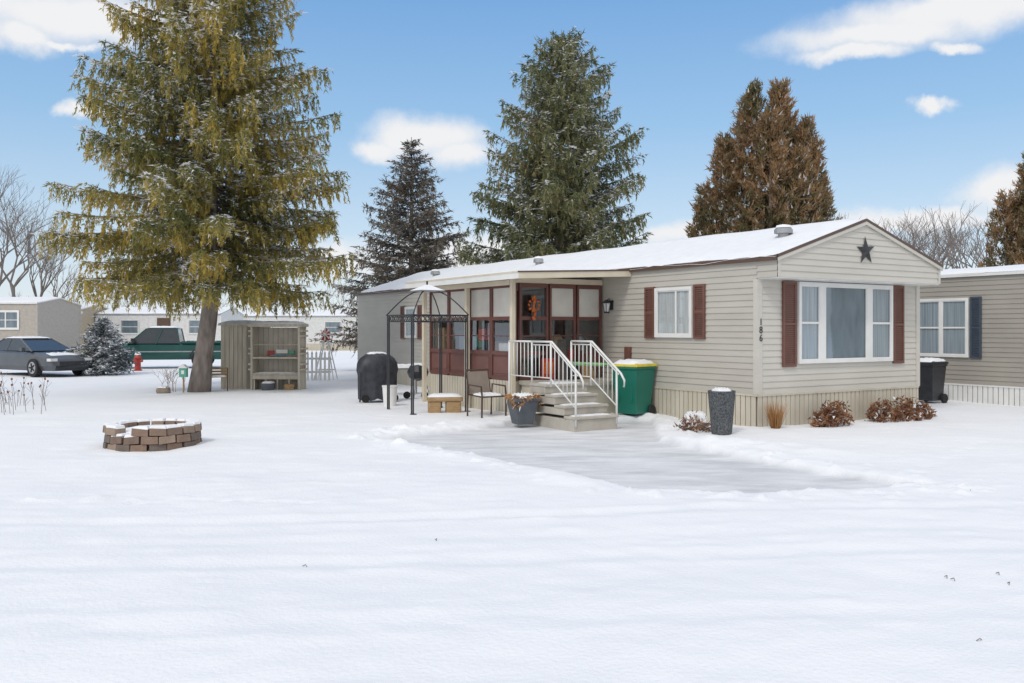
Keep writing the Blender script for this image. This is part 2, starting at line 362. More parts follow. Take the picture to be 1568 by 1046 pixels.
mb.done('canopy_posts',er,bevel=.006)
mb=MB(); mb.box(-2.2,-.06,3.15,4.24,.60,.68,'concrete'); mb.box(-2.16,-.1,3.2,4.2,-.1,.597,'skirt'); mb.done('porch_deck',er)
# ---------------- steps
sr=empty('entry_steps',(0,0,0),0,root)
mb=MB(); xa,xb=-2.67,-1.70
for i in range(4):
    y0=1.70+.30*i; z=.175*(i+1)
    mb.box(xa,xb,y0+.03,3.12,(-.1 if i==0 else z-.175),z-.05,'concrete')
    mb.box(xa-.01,xb+.01,y0,(y0+.33 if i<3 else 3.13),z-.05,z,'concrete')
mb.done('concrete_treads',sr,bevel=.012)
mb=MB(); mb.cap(xa+.1,xb-.1,2.65,3.1,.70,.02)
for i in range(3): mb.cap(xa+.06,xb-.06,1.80+.3*i,1.99+.3*i,.175*(i+1),.018)
mb.done('step_snow',sr,smooth=True)
mb=MB()
for x in (xa+.03,xb-.03):
    mb.path([(x,3.1,1.48),(x,2.45,1.48),(x,1.60,.92),(x,1.50,.80),(x,1.52,.68)],.02,'white',8)
    mb.path([(x,3.1,.82),(x,2.5,.82),(x,1.72,.33)],.013,'white',6)
    mb.path([(x,3.1,1.42),(x,2.45,1.42),(x,1.66,.90)],.013,'white',6)
    for (y,zb,zt) in ((3.1,.66,1.48),(2.48,.66,1.48),(1.72,.0,.99)): mb.path([(x,y,zb),(x,y,zt)],.02,'white',6)
    for i in range(1,5): y=3.1-.124*i; mb.path([(x,y,.82),(x,y,1.42)],.009,'white',5)
    for i in range(1,6): f=i/6; y=2.48-.76*f; mb.path([(x,y,.81-.48*f),(x,y,1.44-.5*f)],.009,'white',5)
mb.path([(xa+.03,3.1,1.48),(xa+.03,3.9,1.48)],.02,'white',6); mb.path([(xa+.03,3.1,.82),(xa+.03,3.9,.82)],.013,'white',6)
for i in range(1,7): y=3.1+.13*i; mb.path([(xa+.03,y,.82),(xa+.03,y,1.48)],.009,'white',5)
mb.path([(xa+.03,3.9,-.1),(xa+.03,3.9,1.48)],.02,'white',6)
mb.done('handrails',sr,smooth=True)
mb=MB()
mb.path([(-.9,3.3,.72),(-1.0,4.0,1.65)],.014,'black',6); mb.path([(-1.75,3.22,1.05),(-.75,3.22,1.0)],.035,'lime',8); mb.done('snow_brush',root)
mb=MB(); mb.box(-1.72,-1.42,4.10,4.15,.70,1.12,'red'); mb.box(-1.68,-1.46,4.085,4.099,.80,1.05,'orange')
mb.box(-1.2,-.95,3.9,4.1,.68,1.05,'black'); mb.box(-.85,-.55,3.9,4.12,.68,.98,'wood'); mb.path([(-1.08,4.0,1.05),(-1.08,4.0,1.30)],.05,'red'); mb.box(-1.36,-1.24,3.95,4.1,.68,1.5,'room'); mb.done('porch_boxes',root,bevel=.02)
# ================================================================ items near the home
def top(name,lx,ly,rz=0.0):
    c,s=math.cos(RZ),math.sin(RZ)
    return empty(name,(HO[0]+c*lx-s*ly,HO[1]+s*lx+c*ly,0),RZ+rz)
def bin_(root,body,lid,h=1.05,w=.29):
    mb=MB(); mb.taper(0,0,.06,h-.12,w*.78,w*.85,w,w*1.12,body); mb.taper(0,0,h-.12,h-.07,w*1.08,w*1.20,w*1.08,w*1.20,body)
    mb.taper(0,.02,h-.069,h-.03,w*1.12,w*1.26,w*1.10,w*1.22,lid); mb.taper(0,.02,h-.03,h,w*1.10,w*1.22,w*.9,w*1.0,lid); mb.path([(-w*.9,w*1.3,h-.06),(w*.9,w*1.3,h-.06)],.02,body)
    for sx in (-1,1):
        mb.path([(sx*w*.82,w*.85,.11),(sx*(w*.82+.06),w*.85,.11)],.11,'tire',14)
        mb.box(sx*w*.5-.02,sx*w*.5+.02,-w*1.02,-w*.95,.3,h-.25,body)
    mb.done('bin_body',root,bevel=.012)
    mb=MB(); mb.cap(-w*1.02,w*1.02,-w*1.1,w*1.14,h-.025,.085); mb.done('bin_snow',root,smooth=True)
r=top('green_trash_bin',-.48,2.75,math.radians(-75)); bin_(r,'green','yellow')
r=empty('black_trash_bin',(WX(1424,20.6),20.6,0),RZ-1.57); bin_(r,'black','black',.98,.24)
r=empty('tapered_planter',(WX(800,16.2),16.2,0),.4)
mb=MB(); mb.taper(0,0,-.02,.40,.15,.15,.225,.225,'potg'); mb.taper(0,0,.40,.46,.25,.25,.25,.25,'potg'); mb.done('pot',r,bevel=.01)
mb=MB(); mb.cap(-.19,.19,-.19,.19,.455,.08); mb.done('pot_snow',r,smooth=True)
r=empty('tall_textured_planter',(WX(1105,14.55),14.55,0),.3)
mb=MB(); mb.lathe(0,0,[(.16,-.02),(.17,.05),(.215,.60),(.225,.70),(.19,.70),(.18,.64)],'potd',24); mb.done('pot',r,smooth=False)
mb=MB(); mb.cap(-.14,.14,-.14,.14,.65,.09); mb.done('pot_snow',r,smooth=True)
r=empty('patio_chair',(WX(745,17.4),17.4,0),math.radians(215))
mb=MB()
for sx in (-1,1):
    x=.28*sx
    mb.path([(x,.26,-.03),(x,.27,.42),(x,.24,.60),(x,-.22,.62),(x,-.26,-.03)],.019,'chair')
    mb.path([(x*.92,.24,.40),(x*.92,-.24,.42),(x*.92,-.34,.90)],.017,'chair')
mb.path([(-.26,-.34,.90),(.26,-.34,.90)],.018,'chair'); mb.path([(-.26,.24,.40),(.26,.24,.40)],.017,'chair'); mb.path([(-.26,-.24,.42),(.26,-.24,.42)],.017,'chair')
mb.add([(-.25,.24,.405),(.25,.24,.405),(.25,-.22,.40),(-.25,-.22,.40)],[(0,1,2,3)],'sling'); 
mb.add([(-.24,-.25,.45),(.24,-.25,.45),(.24,-.335,.87),(-.24,-.335,.87)],[(0,1,2,3)],'sling')
mb.cap(-.24,.24,-.2,.23,.41,.05)
mb.done('chair_frame',r)
r=empty('wooden_log_bench',(WX(681,18.1),18.1,0),math.radians(8))
mb=MB(); mb.box(-.36,.36,-.17,.17,.24,.34,'wood'); mb.box(-.34,-.08,-.15,.15,-.05,.24,'wood'); mb.box(.02,.33,-.15,.15,-.05,.24,'wood'); mb.done('bench',r,bevel=.03)
mb=MB(); mb.cap(-.35,.35,-.16,.16,.335,.06); mb.done('bench_snow',r,smooth=True)
r=empty('white_bucket',(WX(597,19.9),19.9,0))
mb=MB(); mb.lathe(0,0,[(.14,-.02),(.17,.42),(.18,.42),(.18,.45),(.15,.45)],'white',20); mb.path([(-.17,0,.42),(-.1,-.1,.28),(.1,-.1,.28),(.17,0,.42)],.006,'silver'); mb.done('bucket',r)
r=empty('covered_grill',(WX(577,21.0),21.0,0),.5)
mb=MB()
nr=32; prof=[(.36,.06),(.37,.3),(.38,.62),(.41,.74),(.40,.90),(.35,1.02),(.25,1.11),(.12,1.15),(.02,1.16)]
vs=[];fs=[]
for j,(rad,z) in enumerate(prof):
    for q in range(nr):
        a=2*math.pi*q/nr; f=1+(.09*math.sin(q*2.55+j*.3)+.04*math.sin(q*5.3))*(1-j/7 if j<7 else 0); ca,sa=math.cos(a),math.sin(a)
        k=1/(abs(ca)**2.8+abs(sa)**2.8)**(1/2.8)
        vs.append((rad*1.15*k*ca*f,rad*.75*k*sa*f,z+.03*math.sin(q*1.7)*(1-j/8)))
for j in range(len(prof)-1):
    for q in range(nr): fs.append((j*nr+q,j*nr+(q+1)%nr,(j+1)*nr+(q+1)%nr,(j+1)*nr+q))
fs.append([8*nr+q for q in range(nr)]); mb.add(vs,fs,'cloth'); mb.done('cover',r,smooth=True)
mb=MB()
for x in (-.36,.36): mb.path([(x,-.2,.09),(x,-.26,.09)],.09,'tire',12)
mb.path([(-.52,-.3,.02),(-.50,-.28,.7)],.02,'black'); mb.done('wheels',r)
mb=MB(); mb.cap(-.24,.24,-.13,.13,1.10,.07); mb.done('grill_snow',r,smooth=True)
r=empty('kettle_grill',(WX(640,22.2),22.2,0))
mb=MB(); mb.lathe(0,0,[(.05,.42),(.22,.50),(.27,.62),(.27,.66),(.20,.80),(.05,.86)],'black',18)
for a in (0.3,2.4,4.5): mb.path([(.15*math.cos(a),.15*math.sin(a),.52),(.32*math.cos(a),.32*math.sin(a),0)],.014,'silver')
mb.path([(.2,-.25,.08),(.2,-.3,.08)],.09,'tire',12); mb.path([(-.25,-.2,.08),(-.25,-.25,.08)],.09,'tire',12)
mb.cap(-.15,.15,-.15,.15,.80,.06); mb.done('grill',r)
r=empty('patio_table',(WX(617,23.0),23.0,0),.5)
mb=MB(); mb.box(-.55,.55,-.35,.35,.68,.72,'silver'); mb.cap(-.54,.54,-.34,.34,.72,.08)
for x in (-.5,.5):
    for y in (-.3,.3): mb.path([(x,y,0),(x,y,.68)],.02,'silver')
mb.done('table',r)
r=top('grill_gazebo_frame',-3.42,5.9)
mb=MB(); g=.62; H=2.0
for sx in (-1,1):
    for sy in (-1,1):
        for d in (0,.08):
            mb.path([(sx*g,sy*(g-d),0),(sx*g,sy*(g-d),H)],.016,'black')
        mb.path([(sx*g,sy*g,0.0),(sx*g,sy*g,.02)],.07,'black',8)
        pts=[]
        for i in range(9):
            t=i/8; q=1-t; pts.append((sx*g*q*1.03+sx*.07*t,sy*g*q*1.03+sy*.07*t,H+.52*math.sin(t*math.pi/2)))
        mb.path(pts,.014,'black')
def truss(p,q):
    p=Vector(p);q=Vector(q); up=Vector((0,0,.13))
    mb.path([p,q],.014,'black'); mb.path([p-up,q-up],.014,'black'); n=12
    for i in range(n):
        a=p+(q-p)*i/n; b=p+(q-p)*(i+1)/n
        mb.path([a,b-up],.008,'black',4); mb.path([a-up,b],.008,'black',4)
c4=[(-g,-g,H),(g,-g,H),(g,g,H),(-g,g,H)]
for i in range(4): truss(c4[i],c4[(i+1)%4])
mb.taper(0,0,H+.50,H+.60,.30,.30,.04,.04,'silver'); mb.path([(0,0,H+.6),(0,0,H+.72)],.02,'black')
mb.taper(0,0,H+.52,H+.64,.27,.27,.04,.04,'snow')
mb.done('frame',r)
# fire pit
r=empty('stone_fire_pit',(-5.28,13.05,0))
mb=MB(); n=17; sn=MB()
for c in range(3):
    for i in range(n):
        a=2*math.pi*(i+.5*(c%2))/n
        if c==2 and i in (12,): continue
        rad=.57+random.uniform(-.018,.018); hw=math.pi*.57/n*.95
        z0=-.02+.112*c; z1=z0+.106
        ca,sa=math.cos(a+random.uniform(-.03,.03)),math.sin(a)
        tilt=random.uniform(-.014,.014)
        def P(rr,t,z): return (rr*ca-t*sa,rr*sa+t*ca,z)
        i0=hw*.80;o0=hw*1.16
        vs=[P(rad-.09,-i0,z0),P(rad+.10,-o0,z0+tilt),P(rad+.10,o0,z0-tilt),P(rad-.09,i0,z0),P(rad-.09,-i0,z1),P(rad+.09,-o0*.97,z1+tilt),P(rad+.09,o0*.97,z1-tilt),P(rad-.09,i0,z1)]
        mb.add(vs,[(0,3,2,1),(4,5,6,7),(0,1,5,4),(1,2,6,5),(2,3,7,6),(3,0,4,7)],'brick%d'%random.randrange(4))
        if c==2 or (c==1 and i in (11,12)):
            cvs=[];zz=z1-.012
            for (q,e) in ((1.02,0),(.88,.045)):
                cvs+=[P(rad-.085*q,-i0*q,zz+e),P(rad+.085*q,-o0*.96*q,zz+e),P(rad+.085*q,o0*.96*q,zz+e),P(rad-.085*q,i0*q,zz+e)]
            sn.add(cvs,[(4,5,6,7),(0,1,5,4),(1,2,6,5),(2,3,7,6),(3,0,4,7)],'snow')
mb.done('blocks',r,bevel=.010); 
sn.lathe(0,0,[(.49,-.02),(.49,.24),(.3,.27),(.05,.28)],'snow',20)
sn.done('pit_snow',r,smooth=False,bevel=.012)
r=empty('garden_shed',(WX(360,25.6),25.6,0),math.radians(-6))
mb=MB(); mb.box(-.42,.36,0,1.8,-.05,1.82,'shed'); 
for i in range(6): mb.box(-.42+.13*i,-.42+.13*i+.115,-.018,-.001,-.05,1.8,'shed')
mb.box(-.48,.42,-.08,1.9,1.82,1.88,'shed'); mb.cap(-.48,.42,-.08,1.9,1.88,.09); mb.done('shed_body',r)
r=empty('potting_hutch',(WX(421,25.0),25.0,0),math.radians(-6))
mb=MB(); 
for x in (-.72,.66): mb.box(x,x+.06,0,.55,-.05,1.78,'shed')
for i in range(9): mb.box(-.66+.147*i,-.66+.147*i+.142,.44,.485,-.05,1.76,'shedd')
mb.box(-.66,.66,.486,.54,-.05,1.76,'shedd'); mb.box(-.78,.78,-.06,.6,1.78,1.86,'shed')
for z in (.42,.88): mb.box(-.66,.66,.02,.438,z,z+.05,'shed')
mb.box(-.659,.659,.0,.018,.30,.415,'shed')
for i in range(4): mb.box(-.64+.34*i,-.60+.34*i,.02,.06,-.05,.418,'shed')
mb.path([(-.66,.1,1.28),(.66,.1,1.28)],.015,'shed')
mb.box(-.38,-.18,.40,.436,.96,1.10,'red'); mb.box(-.12,.22,.40,.436,1.02,1.13,'white'); mb.box(-.30,.16,.39,.436,.94,.985,'sign'); mb.box(.26,.42,.40,.436,1.0,1.10,'teal')
mb.lathe(-.15,-.12,[(.16,-.03),(.2,.15),(.18,.2)],'potg',16); mb.lathe(.45,-.1,[(.12,-.03),(.15,.15),(.13,.17)],'wood',16)
for z in (.55,.70,1.0,1.14,1.5,1.64):
    mb.box(-.80,-.722,.02,.5,z,z+.05,'shed'); mb.box(.722,.80,.02,.5,z,z+.05,'shed')
mb.done('hutch',r,bevel=.006)
mb=MB(); mb.cap(-.78,.78,-.06,.6,1.86,.08); mb.cap(-.3,.0,-.26,.02,.2,.05); mb.cap(-.64,.64,.03,.4,.47,.03); mb.done('hutch_snow',r,smooth=True)
r=empty('white_picket_fence',(WX(458,29.5),29.5,0),math.radians(12))
mb=MB()
for i in range(8):
    x=.14*i; mb.box(x-.035,x+.035,-.012,.012,-.05,.92,'white'); mb.add([(x-.035,-.012,.92),(x+.035,-.012,.92),(x,-.012,1.0),(x-.035,.012,.92),(x+.035,.012,.92),(x,.012,1.0)],[(0,1,2),(5,4,3),(0,2,5,3),(1,4,5,2)],'white')
mb.box(-.05,1.05,.013,.04,.25,.32,'white'); mb.box(-.05,1.05,.013,.04,.70,.77,'white'); mb.done('pickets',r)
r=empty('garden_windmill',(WX(499,30.0),30.0,0))
mb=MB()
for sx in (-1,1):
    for sy in (-1,1): mb.path([(sx*.33,sy*.33,0),(sx*.07,sy*.07,1.35)],.022,'white')
for z,q in ((.35,.26),(.7,.2),(1.05,.13)):
    c=[(-q,-q,z),(q,-q,z),(q,q,z),(-q,q,z)]
    for i in range(4): mb.path([c[i],c[(i+1)%4]],.015,'white')
mb.taper(0,0,1.35,1.55,.12,.12,.1,.1,'red'); mb.taper(0,0,1.55,1.75,.16,.16,.02,.02,'red')
for i in range(8):
    a=i*math.pi/4; mb.path([(0,-.16,1.55),(.2*math.cos(a),-.16,1.55+.2*math.sin(a))],[.008,.025],'white',4)
mb.done('tower',r)
r=empty('garden_sign',(WX(281,24.0),24.0,0))
mb=MB(); mb.path([(0,0,-.1),(0,0,.5)],.02,'wood'); mb.box(-.10,.10,-.06,.06,.42,.66,'teal'); mb.taper(0,0,.66,.76,.13,.09,.02,.09,'white'); mb.box(-.04,.04,-.066,-.061,.50,.60,'white'); mb.done('birdhouse_sign',r)
r=empty('garden_chair',(WX(332,24.6),24.6,0),.3)
mb=MB()
for x in (-.28,.28):
    mb.path([(x,-.2,0),(x,-.18,.38),(x,.2,.36),(x,.3,.62)],.016,'chair'); mb.path([(x,.22,0),(x,.2,.36)],.016,'chair')
for i in range(4): mb.box(-.28,.28,-.17+.1*i,-.10+.1*i,.38,.40,'wood')
for i in range(3): mb.box(-.28,.28,.22+.03*i,.24+.03*i,.42+.08*i,.48+.08*i,'wood')
mb.cap(-.26,.26,-.16,.18,.40,.04); mb.done('seat',r)
r=empty('field_stone',(WX(250,23.8),23.8,0)); mb=MB(); mb.blob((0,0,.05),(.20,.16,.13),'rock',9,6,.2,3); mb.cap(-.12,.12,-.1,.1,.14,.04); mb.done('stone',r,smooth=True)
r=empty('fire_hydrant',(WX(211,36.5),36.5,0))
mb=MB(); mb.lathe(0,0,[(.17,0),(.17,.06),(.12,.07),(.12,.5),(.15,.51),(.15,.56),(.12,.6),(.06,.72),(.03,.78)],'red',16); mb.path([(-.2,0,.42),(.2,0,.42)],.06,'red',10); mb.path([(0,-.2,.38),(0,0,.38)],.07,'red',10)
mb.cap(-.1,.1,-.1,.1,.66,.10); mb.done('hydrant_body',r)
# ================================================================ vehicles
def loft(mb,st,k,zb=.32):
    vs=[];fs=[];n=11
    for (x,zt,hw) in st:
        sh=zt-.10
        vs+=[(x,-hw*.9,zb-.06),(x,-hw,zb+.12),(x,-hw*1.0,(zb+sh)/2),(x,-hw*.97,sh),(x,-hw*.78,zt),(x,0,zt+.015),(x,hw*.78,zt),(x,hw*.97,sh),(x,hw,(zb+sh)/2),(x,hw,zb+.12),(x,hw*.9,zb-.06)]
    for j in range(len(st)-1):
        for q in range(n): fs.append((j*n+q,(j+1)*n+q,(j+1)*n+(q+1)%n,j*n+(q+1)%n))
    fs.append(list(range(n))); fs.append([(len(st)-1)*n+q for q in range(n)][::-1])
    mb.add(vs,fs,k)
def cabin(mb,x0,x1,r0,r1,zb,zt,hb,ht,paint,glass='carglass'):
    vs=[(x0,-hb,zb),(x1,-hb,zb),(x1,hb,zb),(x0,hb,zb),(r0,-ht,zt),(r1,-ht,zt),(r1,ht,zt),(r0,ht,zt)]
    mb.add(vs,[(0,1,5,4),(1,2,6,5),(2,3,7,6),(3,0,4,7)],glass)
    mb.add([(r0-.04,-ht-.015,zt-.03),(r1+.04,-ht-.015,zt-.03),(r1+.04,ht+.015,zt-.03),(r0-.04,ht+.015,zt-.03),(r0+.1,-ht*.85,zt+.035),(r1-.1,-ht*.85,zt+.035),(r1-.1,ht*.85,zt+.035),(r0+.1,ht*.85,zt+.035)],
           [(0,3,2,1),(4,5,6,7),(0,1,5,4),(1,2,6,5),(2,3,7,6),(3,0,4,7)],paint)
    for sy in (-1,1):
        for (a,b) in ((x0,r0),(x1,r1),((x0+x1)/2-.1,(r0+r1)/2-.05)):
            mb.path([(a,sy*(hb+.004),zb-.02),(b,sy*(ht+.004),zt)],.03,paint,5)
def wheels(mb,xs,hw,r=.33):
    for x in xs:
        for sy in (-1,1):
            mb.path([(x,sy*(hw-.2),r),(x,sy*(hw+.015),r)],r,'tire',22)
            mb.path([(x,sy*(hw-.1),r),(x,sy*(hw+.02),r)],r*.66,'rim',18)
            for i in range(5):
                a=i*2*math.pi/5; mb.path([(x+.1*r*math.cos(a+.6),sy*(hw+.022),r+.1*r*math.sin(a+.6)),(x+.5*r*math.cos(a+.6),sy*(hw+.022),r+.5*r*math.sin(a+.6))],.03,'tire',4)
r=empty('parked_sedan_car',(-18.0,33.4,0),math.radians(-32))
mb=MB()
loft(mb,[(-2.4,.78,.70),(-2.33,.96,.80),(-1.7,.99,.90),(-.6,.95,.92),(.8,.93,.92),(1.5,.86,.90),(2.1,.76,.84),(2.36,.63,.72),(2.42,.48,.62)],'paintg',zb=.28)
cabin(mb,-1.95,1.2,-1.05,.10,.93,1.36,.78,.56,'paintg'); 
mb.done('body',r,smooth=False,bevel=.03)
mb=MB(); wheels(mb,(-1.42,1.48),.93)
for sy in (-1,1):
    mb.box(2.16,2.40,sy*.66-.14,sy*.66+.12,.57,.67,'lamp'); mb.box(.85,1.0,sy*.98-.07,sy*.98+.07,.93,1.05,'paintg'); mb.box(-2.42,-2.3,sy*.66-.16,sy*.66+.1,.75,.88,'amber')
mb.box(2.36,2.44,-.45,.45,.40,.56,'black'); mb.box(2.3,2.46,-.62,.62,.24,.34,'black')
mb.done('wheels_and_lights',r)
mb=MB(); mb.cap(-1.1,.15,-.53,.53,1.385,.06); mb.cap(1.25,2.1,-.62,.62,.83,.06,zf=lambda x,y:-(x-1.2)*.08); mb.cap(-2.3,-1.9,-.7,.7,.98,.06); mb.done('car_snow',r,smooth=True)
# pickup: body with a real open bed, higher cab
r=empty('pickup_truck',(WX(250,39.5),39.5,0),math.radians(193))
mb=MB()
loft(mb,[(-2.65,1.02,.90),(-2.6,1.10,.94),(-.7,1.12,.95),(.9,1.14,.95),(1.1,1.12,.95),(2.3,1.04,.93),(2.62,.98,.86),(2.68,.78,.8)],'paintt',zb=.45)
cabin(mb,-.80,1.35,-.68,.60,1.10,1.76,.88,.70,'paintt')
mb.done('body',r,bevel=.03)
mb=MB(); wheels(mb,(-1.7,1.75),.95,.40); mb.box(2.64,2.76,-.85,.85,.45,.62,'silver'); mb.box(2.62,2.72,-.5,.5,.68,.95,'black'); mb.box(-2.78,-2.64,-.85,.85,.5,.62,'silver')
for sy in (-1,1):
    mb.box(2.58,2.72,sy*.70-.13,sy*.70+.13,.72,.92,'lamp'); mb.box(1.0,1.15,sy*1.05-.09,sy*1.05+.09,1.15,1.33,'black')
    mb.box(-2.6,2.5,sy*.955-.008,sy*.955+.008,.72,.77,'silver'); mb.box(-2.6,-.9,sy*.86-.04,sy*.86+.04,1.10,1.20,'paintt'); mb.box(-2.67,-2.60,sy*.8-.08,sy*.8+.08,.8,1.0,'amber')
    for x in (-1.7,1.75): mb.path([(x+.50*math.cos(t*math.pi/6),sy*.958,.40+.50*math.sin(t*math.pi/6)) for t in range(7)],.035,'black',5)
mb.box(-2.5,-.85,-.8,.8,1.10,1.13,'dark')
mb.done('wheels_and_lights',r)
mb=MB(); mb.cap(-.62,.52,-.64,.64,1.79,.07); mb.cap(1.4,2.5,-.8,.8,1.07,.07,zf=lambda x,y:-(x-1.3)*.05); mb.cap(-2.5,-.85,-.78,.78,1.12,.07); mb.done('truck_snow',r,smooth=True)
# ================================================================ neighbour houses
nr_,NFS,NFF=home('neighbor_mobile_home',(13.97,15.58,0),RZ,4.4,13.0,2.98,.22,'neigh','neigh',skirt=.42,kskirt='white',roofk='white')
mb=MB(); window(mb,NFS,6.1,7.45,1.05,2.45,[(6.16,6.75,True,'curtainb'),(6.82,7.39,True,'curtainb')]); shutter(mb,NFS,5.80,6.07,1.03,2.47,'bluedark'); shutter(mb,NFS,7.48,7.75,1.03,2.47,'bluedark')
mb.done('windows_and_shutters',nr_)
a,fs_,ff_=home('beige_house',(WX(57,50),50,0),math.radians(90),5,9,3.2,.35,'ltgrey','ltgrey',roofk='white')
mb=MB(); window(mb,fs_,1.0,2.5,1.7,2.8,[(1.06,1.75,True,'curtaind'),(1.78,2.44,True,'curtaind')],fw=.1); window(mb,fs_,4.2,5.4,1.7,2.8,[(4.3,5.3,True,'curtaind')],fw=.1); mb.done('windows',a)
a,fs_,ff_=home('tan_house_with_carport',(WX(122,58),58,0),math.radians(90),5,12,3.0,.4,'wallt','wallt',roofk='white')
mb=MB(); mb.box(-2.6,0,-.2,3.4,2.75,2.9,'white'); mb.cap(-2.6,0,-.2,3.4,2.9,.15)
for y in (0,1.6,3.2): mb.box(-2.5,-2.4,y-.06,y+.06,0,2.75,'white')
mb.box(-.06,-.0195,.3,1.3,.6,2.5,'dark'); mb.box(-.06,-.0195,1.7,3.0,1.3,2.4,'dark'); mb.done('carport',a)
a,fs_,ff_=home('white_house',(WX(338,60),60,0),math.radians(90),5,8.5,2.75,.45,'wallw','wallw',roofk='silver')
mb=MB(); window(mb,fs_,1.0,2.2,1.4,2.4,[(1.1,2.1,True,'curtaind')]); window(mb,fs_,5.5,6.8,1.4,2.4,[(5.6,6.7,True,'curtaind')]); mb.box(-.06,-.0195,3.4,4.3,.6,2.5,'brown'); mb.done('windows',a)
a,fs_,ff_=home('white_house',(WX(560,72),72,0),math.radians(86),5,12,2.8,.45,'wallw','wallw',roofk='silver')
mb=MB(); window(mb,fs_,2.0,3.4,1.4,2.4,[(2.1,3.3,True,'curtaind')]); window(mb,fs_,6.5,7.8,1.4,2.4,[(6.6,7.7,True,'curtaind')]); mb.done('windows',a)
# ================================================================ foliage
def folmat(name,stops,trans=.25):
    m=bpy.data.materials.new(name); m.use_nodes=True; nt=m.node_tree; b=nt.nodes['Principled BSDF']
    b.inputs['Roughness'].default_value=.7; b.inputs['Specular IOR Level'].default_value=.25
    at=nt.nodes.new('ShaderNodeAttribute'); at.attribute_name='tone'
    r=nt.nodes.new('ShaderNodeValToRGB'); r.color_ramp.elements[0].position=stops[0][0]; r.color_ramp.elements[0].color=(*stops[0][1],1)
    r.color_ramp.elements[1].position=stops[-1][0]; r.color_ramp.elements[1].color=(*stops[-1][1],1)
    for p,c in stops[1:-1]: e=r.color_ramp.elements.new(p); e.color=(*c,1)
    s=nt.nodes.new('ShaderNodeAttribute'); s.attribute_name='snow'
    mx=nt.nodes.new('ShaderNodeMix'); mx.data_type='RGBA'
    nt.links.new(at.outputs['Fac'],r.inputs['Fac']); nt.links.new(s.outputs['Fac'],mx.inputs['Factor'])
    nt.links.new(r.outputs['Color'],mx.inputs['A']); mx.inputs['B'].default_value=(.86,.87,.89,1)
    nt.links.new(mx.outputs['Result'],b.inputs['Base Color'])
    o=nt.nodes['Material Output']; tr=nt.nodes.new('ShaderNodeBsdfTranslucent'); ms=nt.nodes.new('ShaderNodeMixShader'); ms.inputs[0].default_value=trans
    nt.links.new(mx.outputs['Result'],tr.inputs[0]); nt.links.new(b.outputs[0],ms.inputs[1]); nt.links.new(tr.outputs[0],ms.inputs[2]); nt.links.new(ms.outputs[0],o.inputs[0])
    return m
def nrm(a): return a/np.maximum(np.linalg.norm(a,axis=1,keepdims=True),1e-9)
def leafmesh(name,P,D,Ln,Wd,tone,snow,material,parent):
    N=len(P); D=nrm(D); R=rng.normal(size=(N,3)); sm=snow>.5
    R[sm]=np.array([0,0,1.0])+rng.normal(size=(sm.sum(),3))*.25
    Wd=np.where(sm,Wd*1.5,Wd)
    S=nrm(np.cross(D,R))*Wd[:,None]*.5
    V=np.empty((N,3,3)); V[:,0]=P-S; V[:,1]=P+S; V[:,2]=P+D*Ln[:,None]
    me=bpy.data.meshes.new(name); me.vertices.add(3*N); me.loops.add(3*N); me.polygons.add(N)
    me.vertices.foreach_set('co',V.reshape(-1).astype(np.float32)); me.loops.foreach_set('vertex_index',np.arange(3*N,dtype=np.int32))
    me.polygons.foreach_set('loop_start',np.arange(0,3*N,3,dtype=np.int32)); me.update(calc_edges=True)
    for nm,ar in (('tone',tone),('snow',snow)):
        a=me.attributes.new(nm,'FLOAT','POINT'); a.data.foreach_set('value',np.repeat(np.clip(ar,0,1),3).astype(np.float32))
    me.materials.append(material); me.validate()
    ob=bpy.data.objects.new(name,me); sc.collection.objects.link(ob); ob.parent=parent; return ob
def lowf(P,s,ph):
    return .5+.25*np.sin(P[:,0]*s+ph+1.3*np.sin(P[:,2]*s*.8))+.25*np.sin(P[:,1]*s*1.2-P[:,2]*s*.9+ph*2)
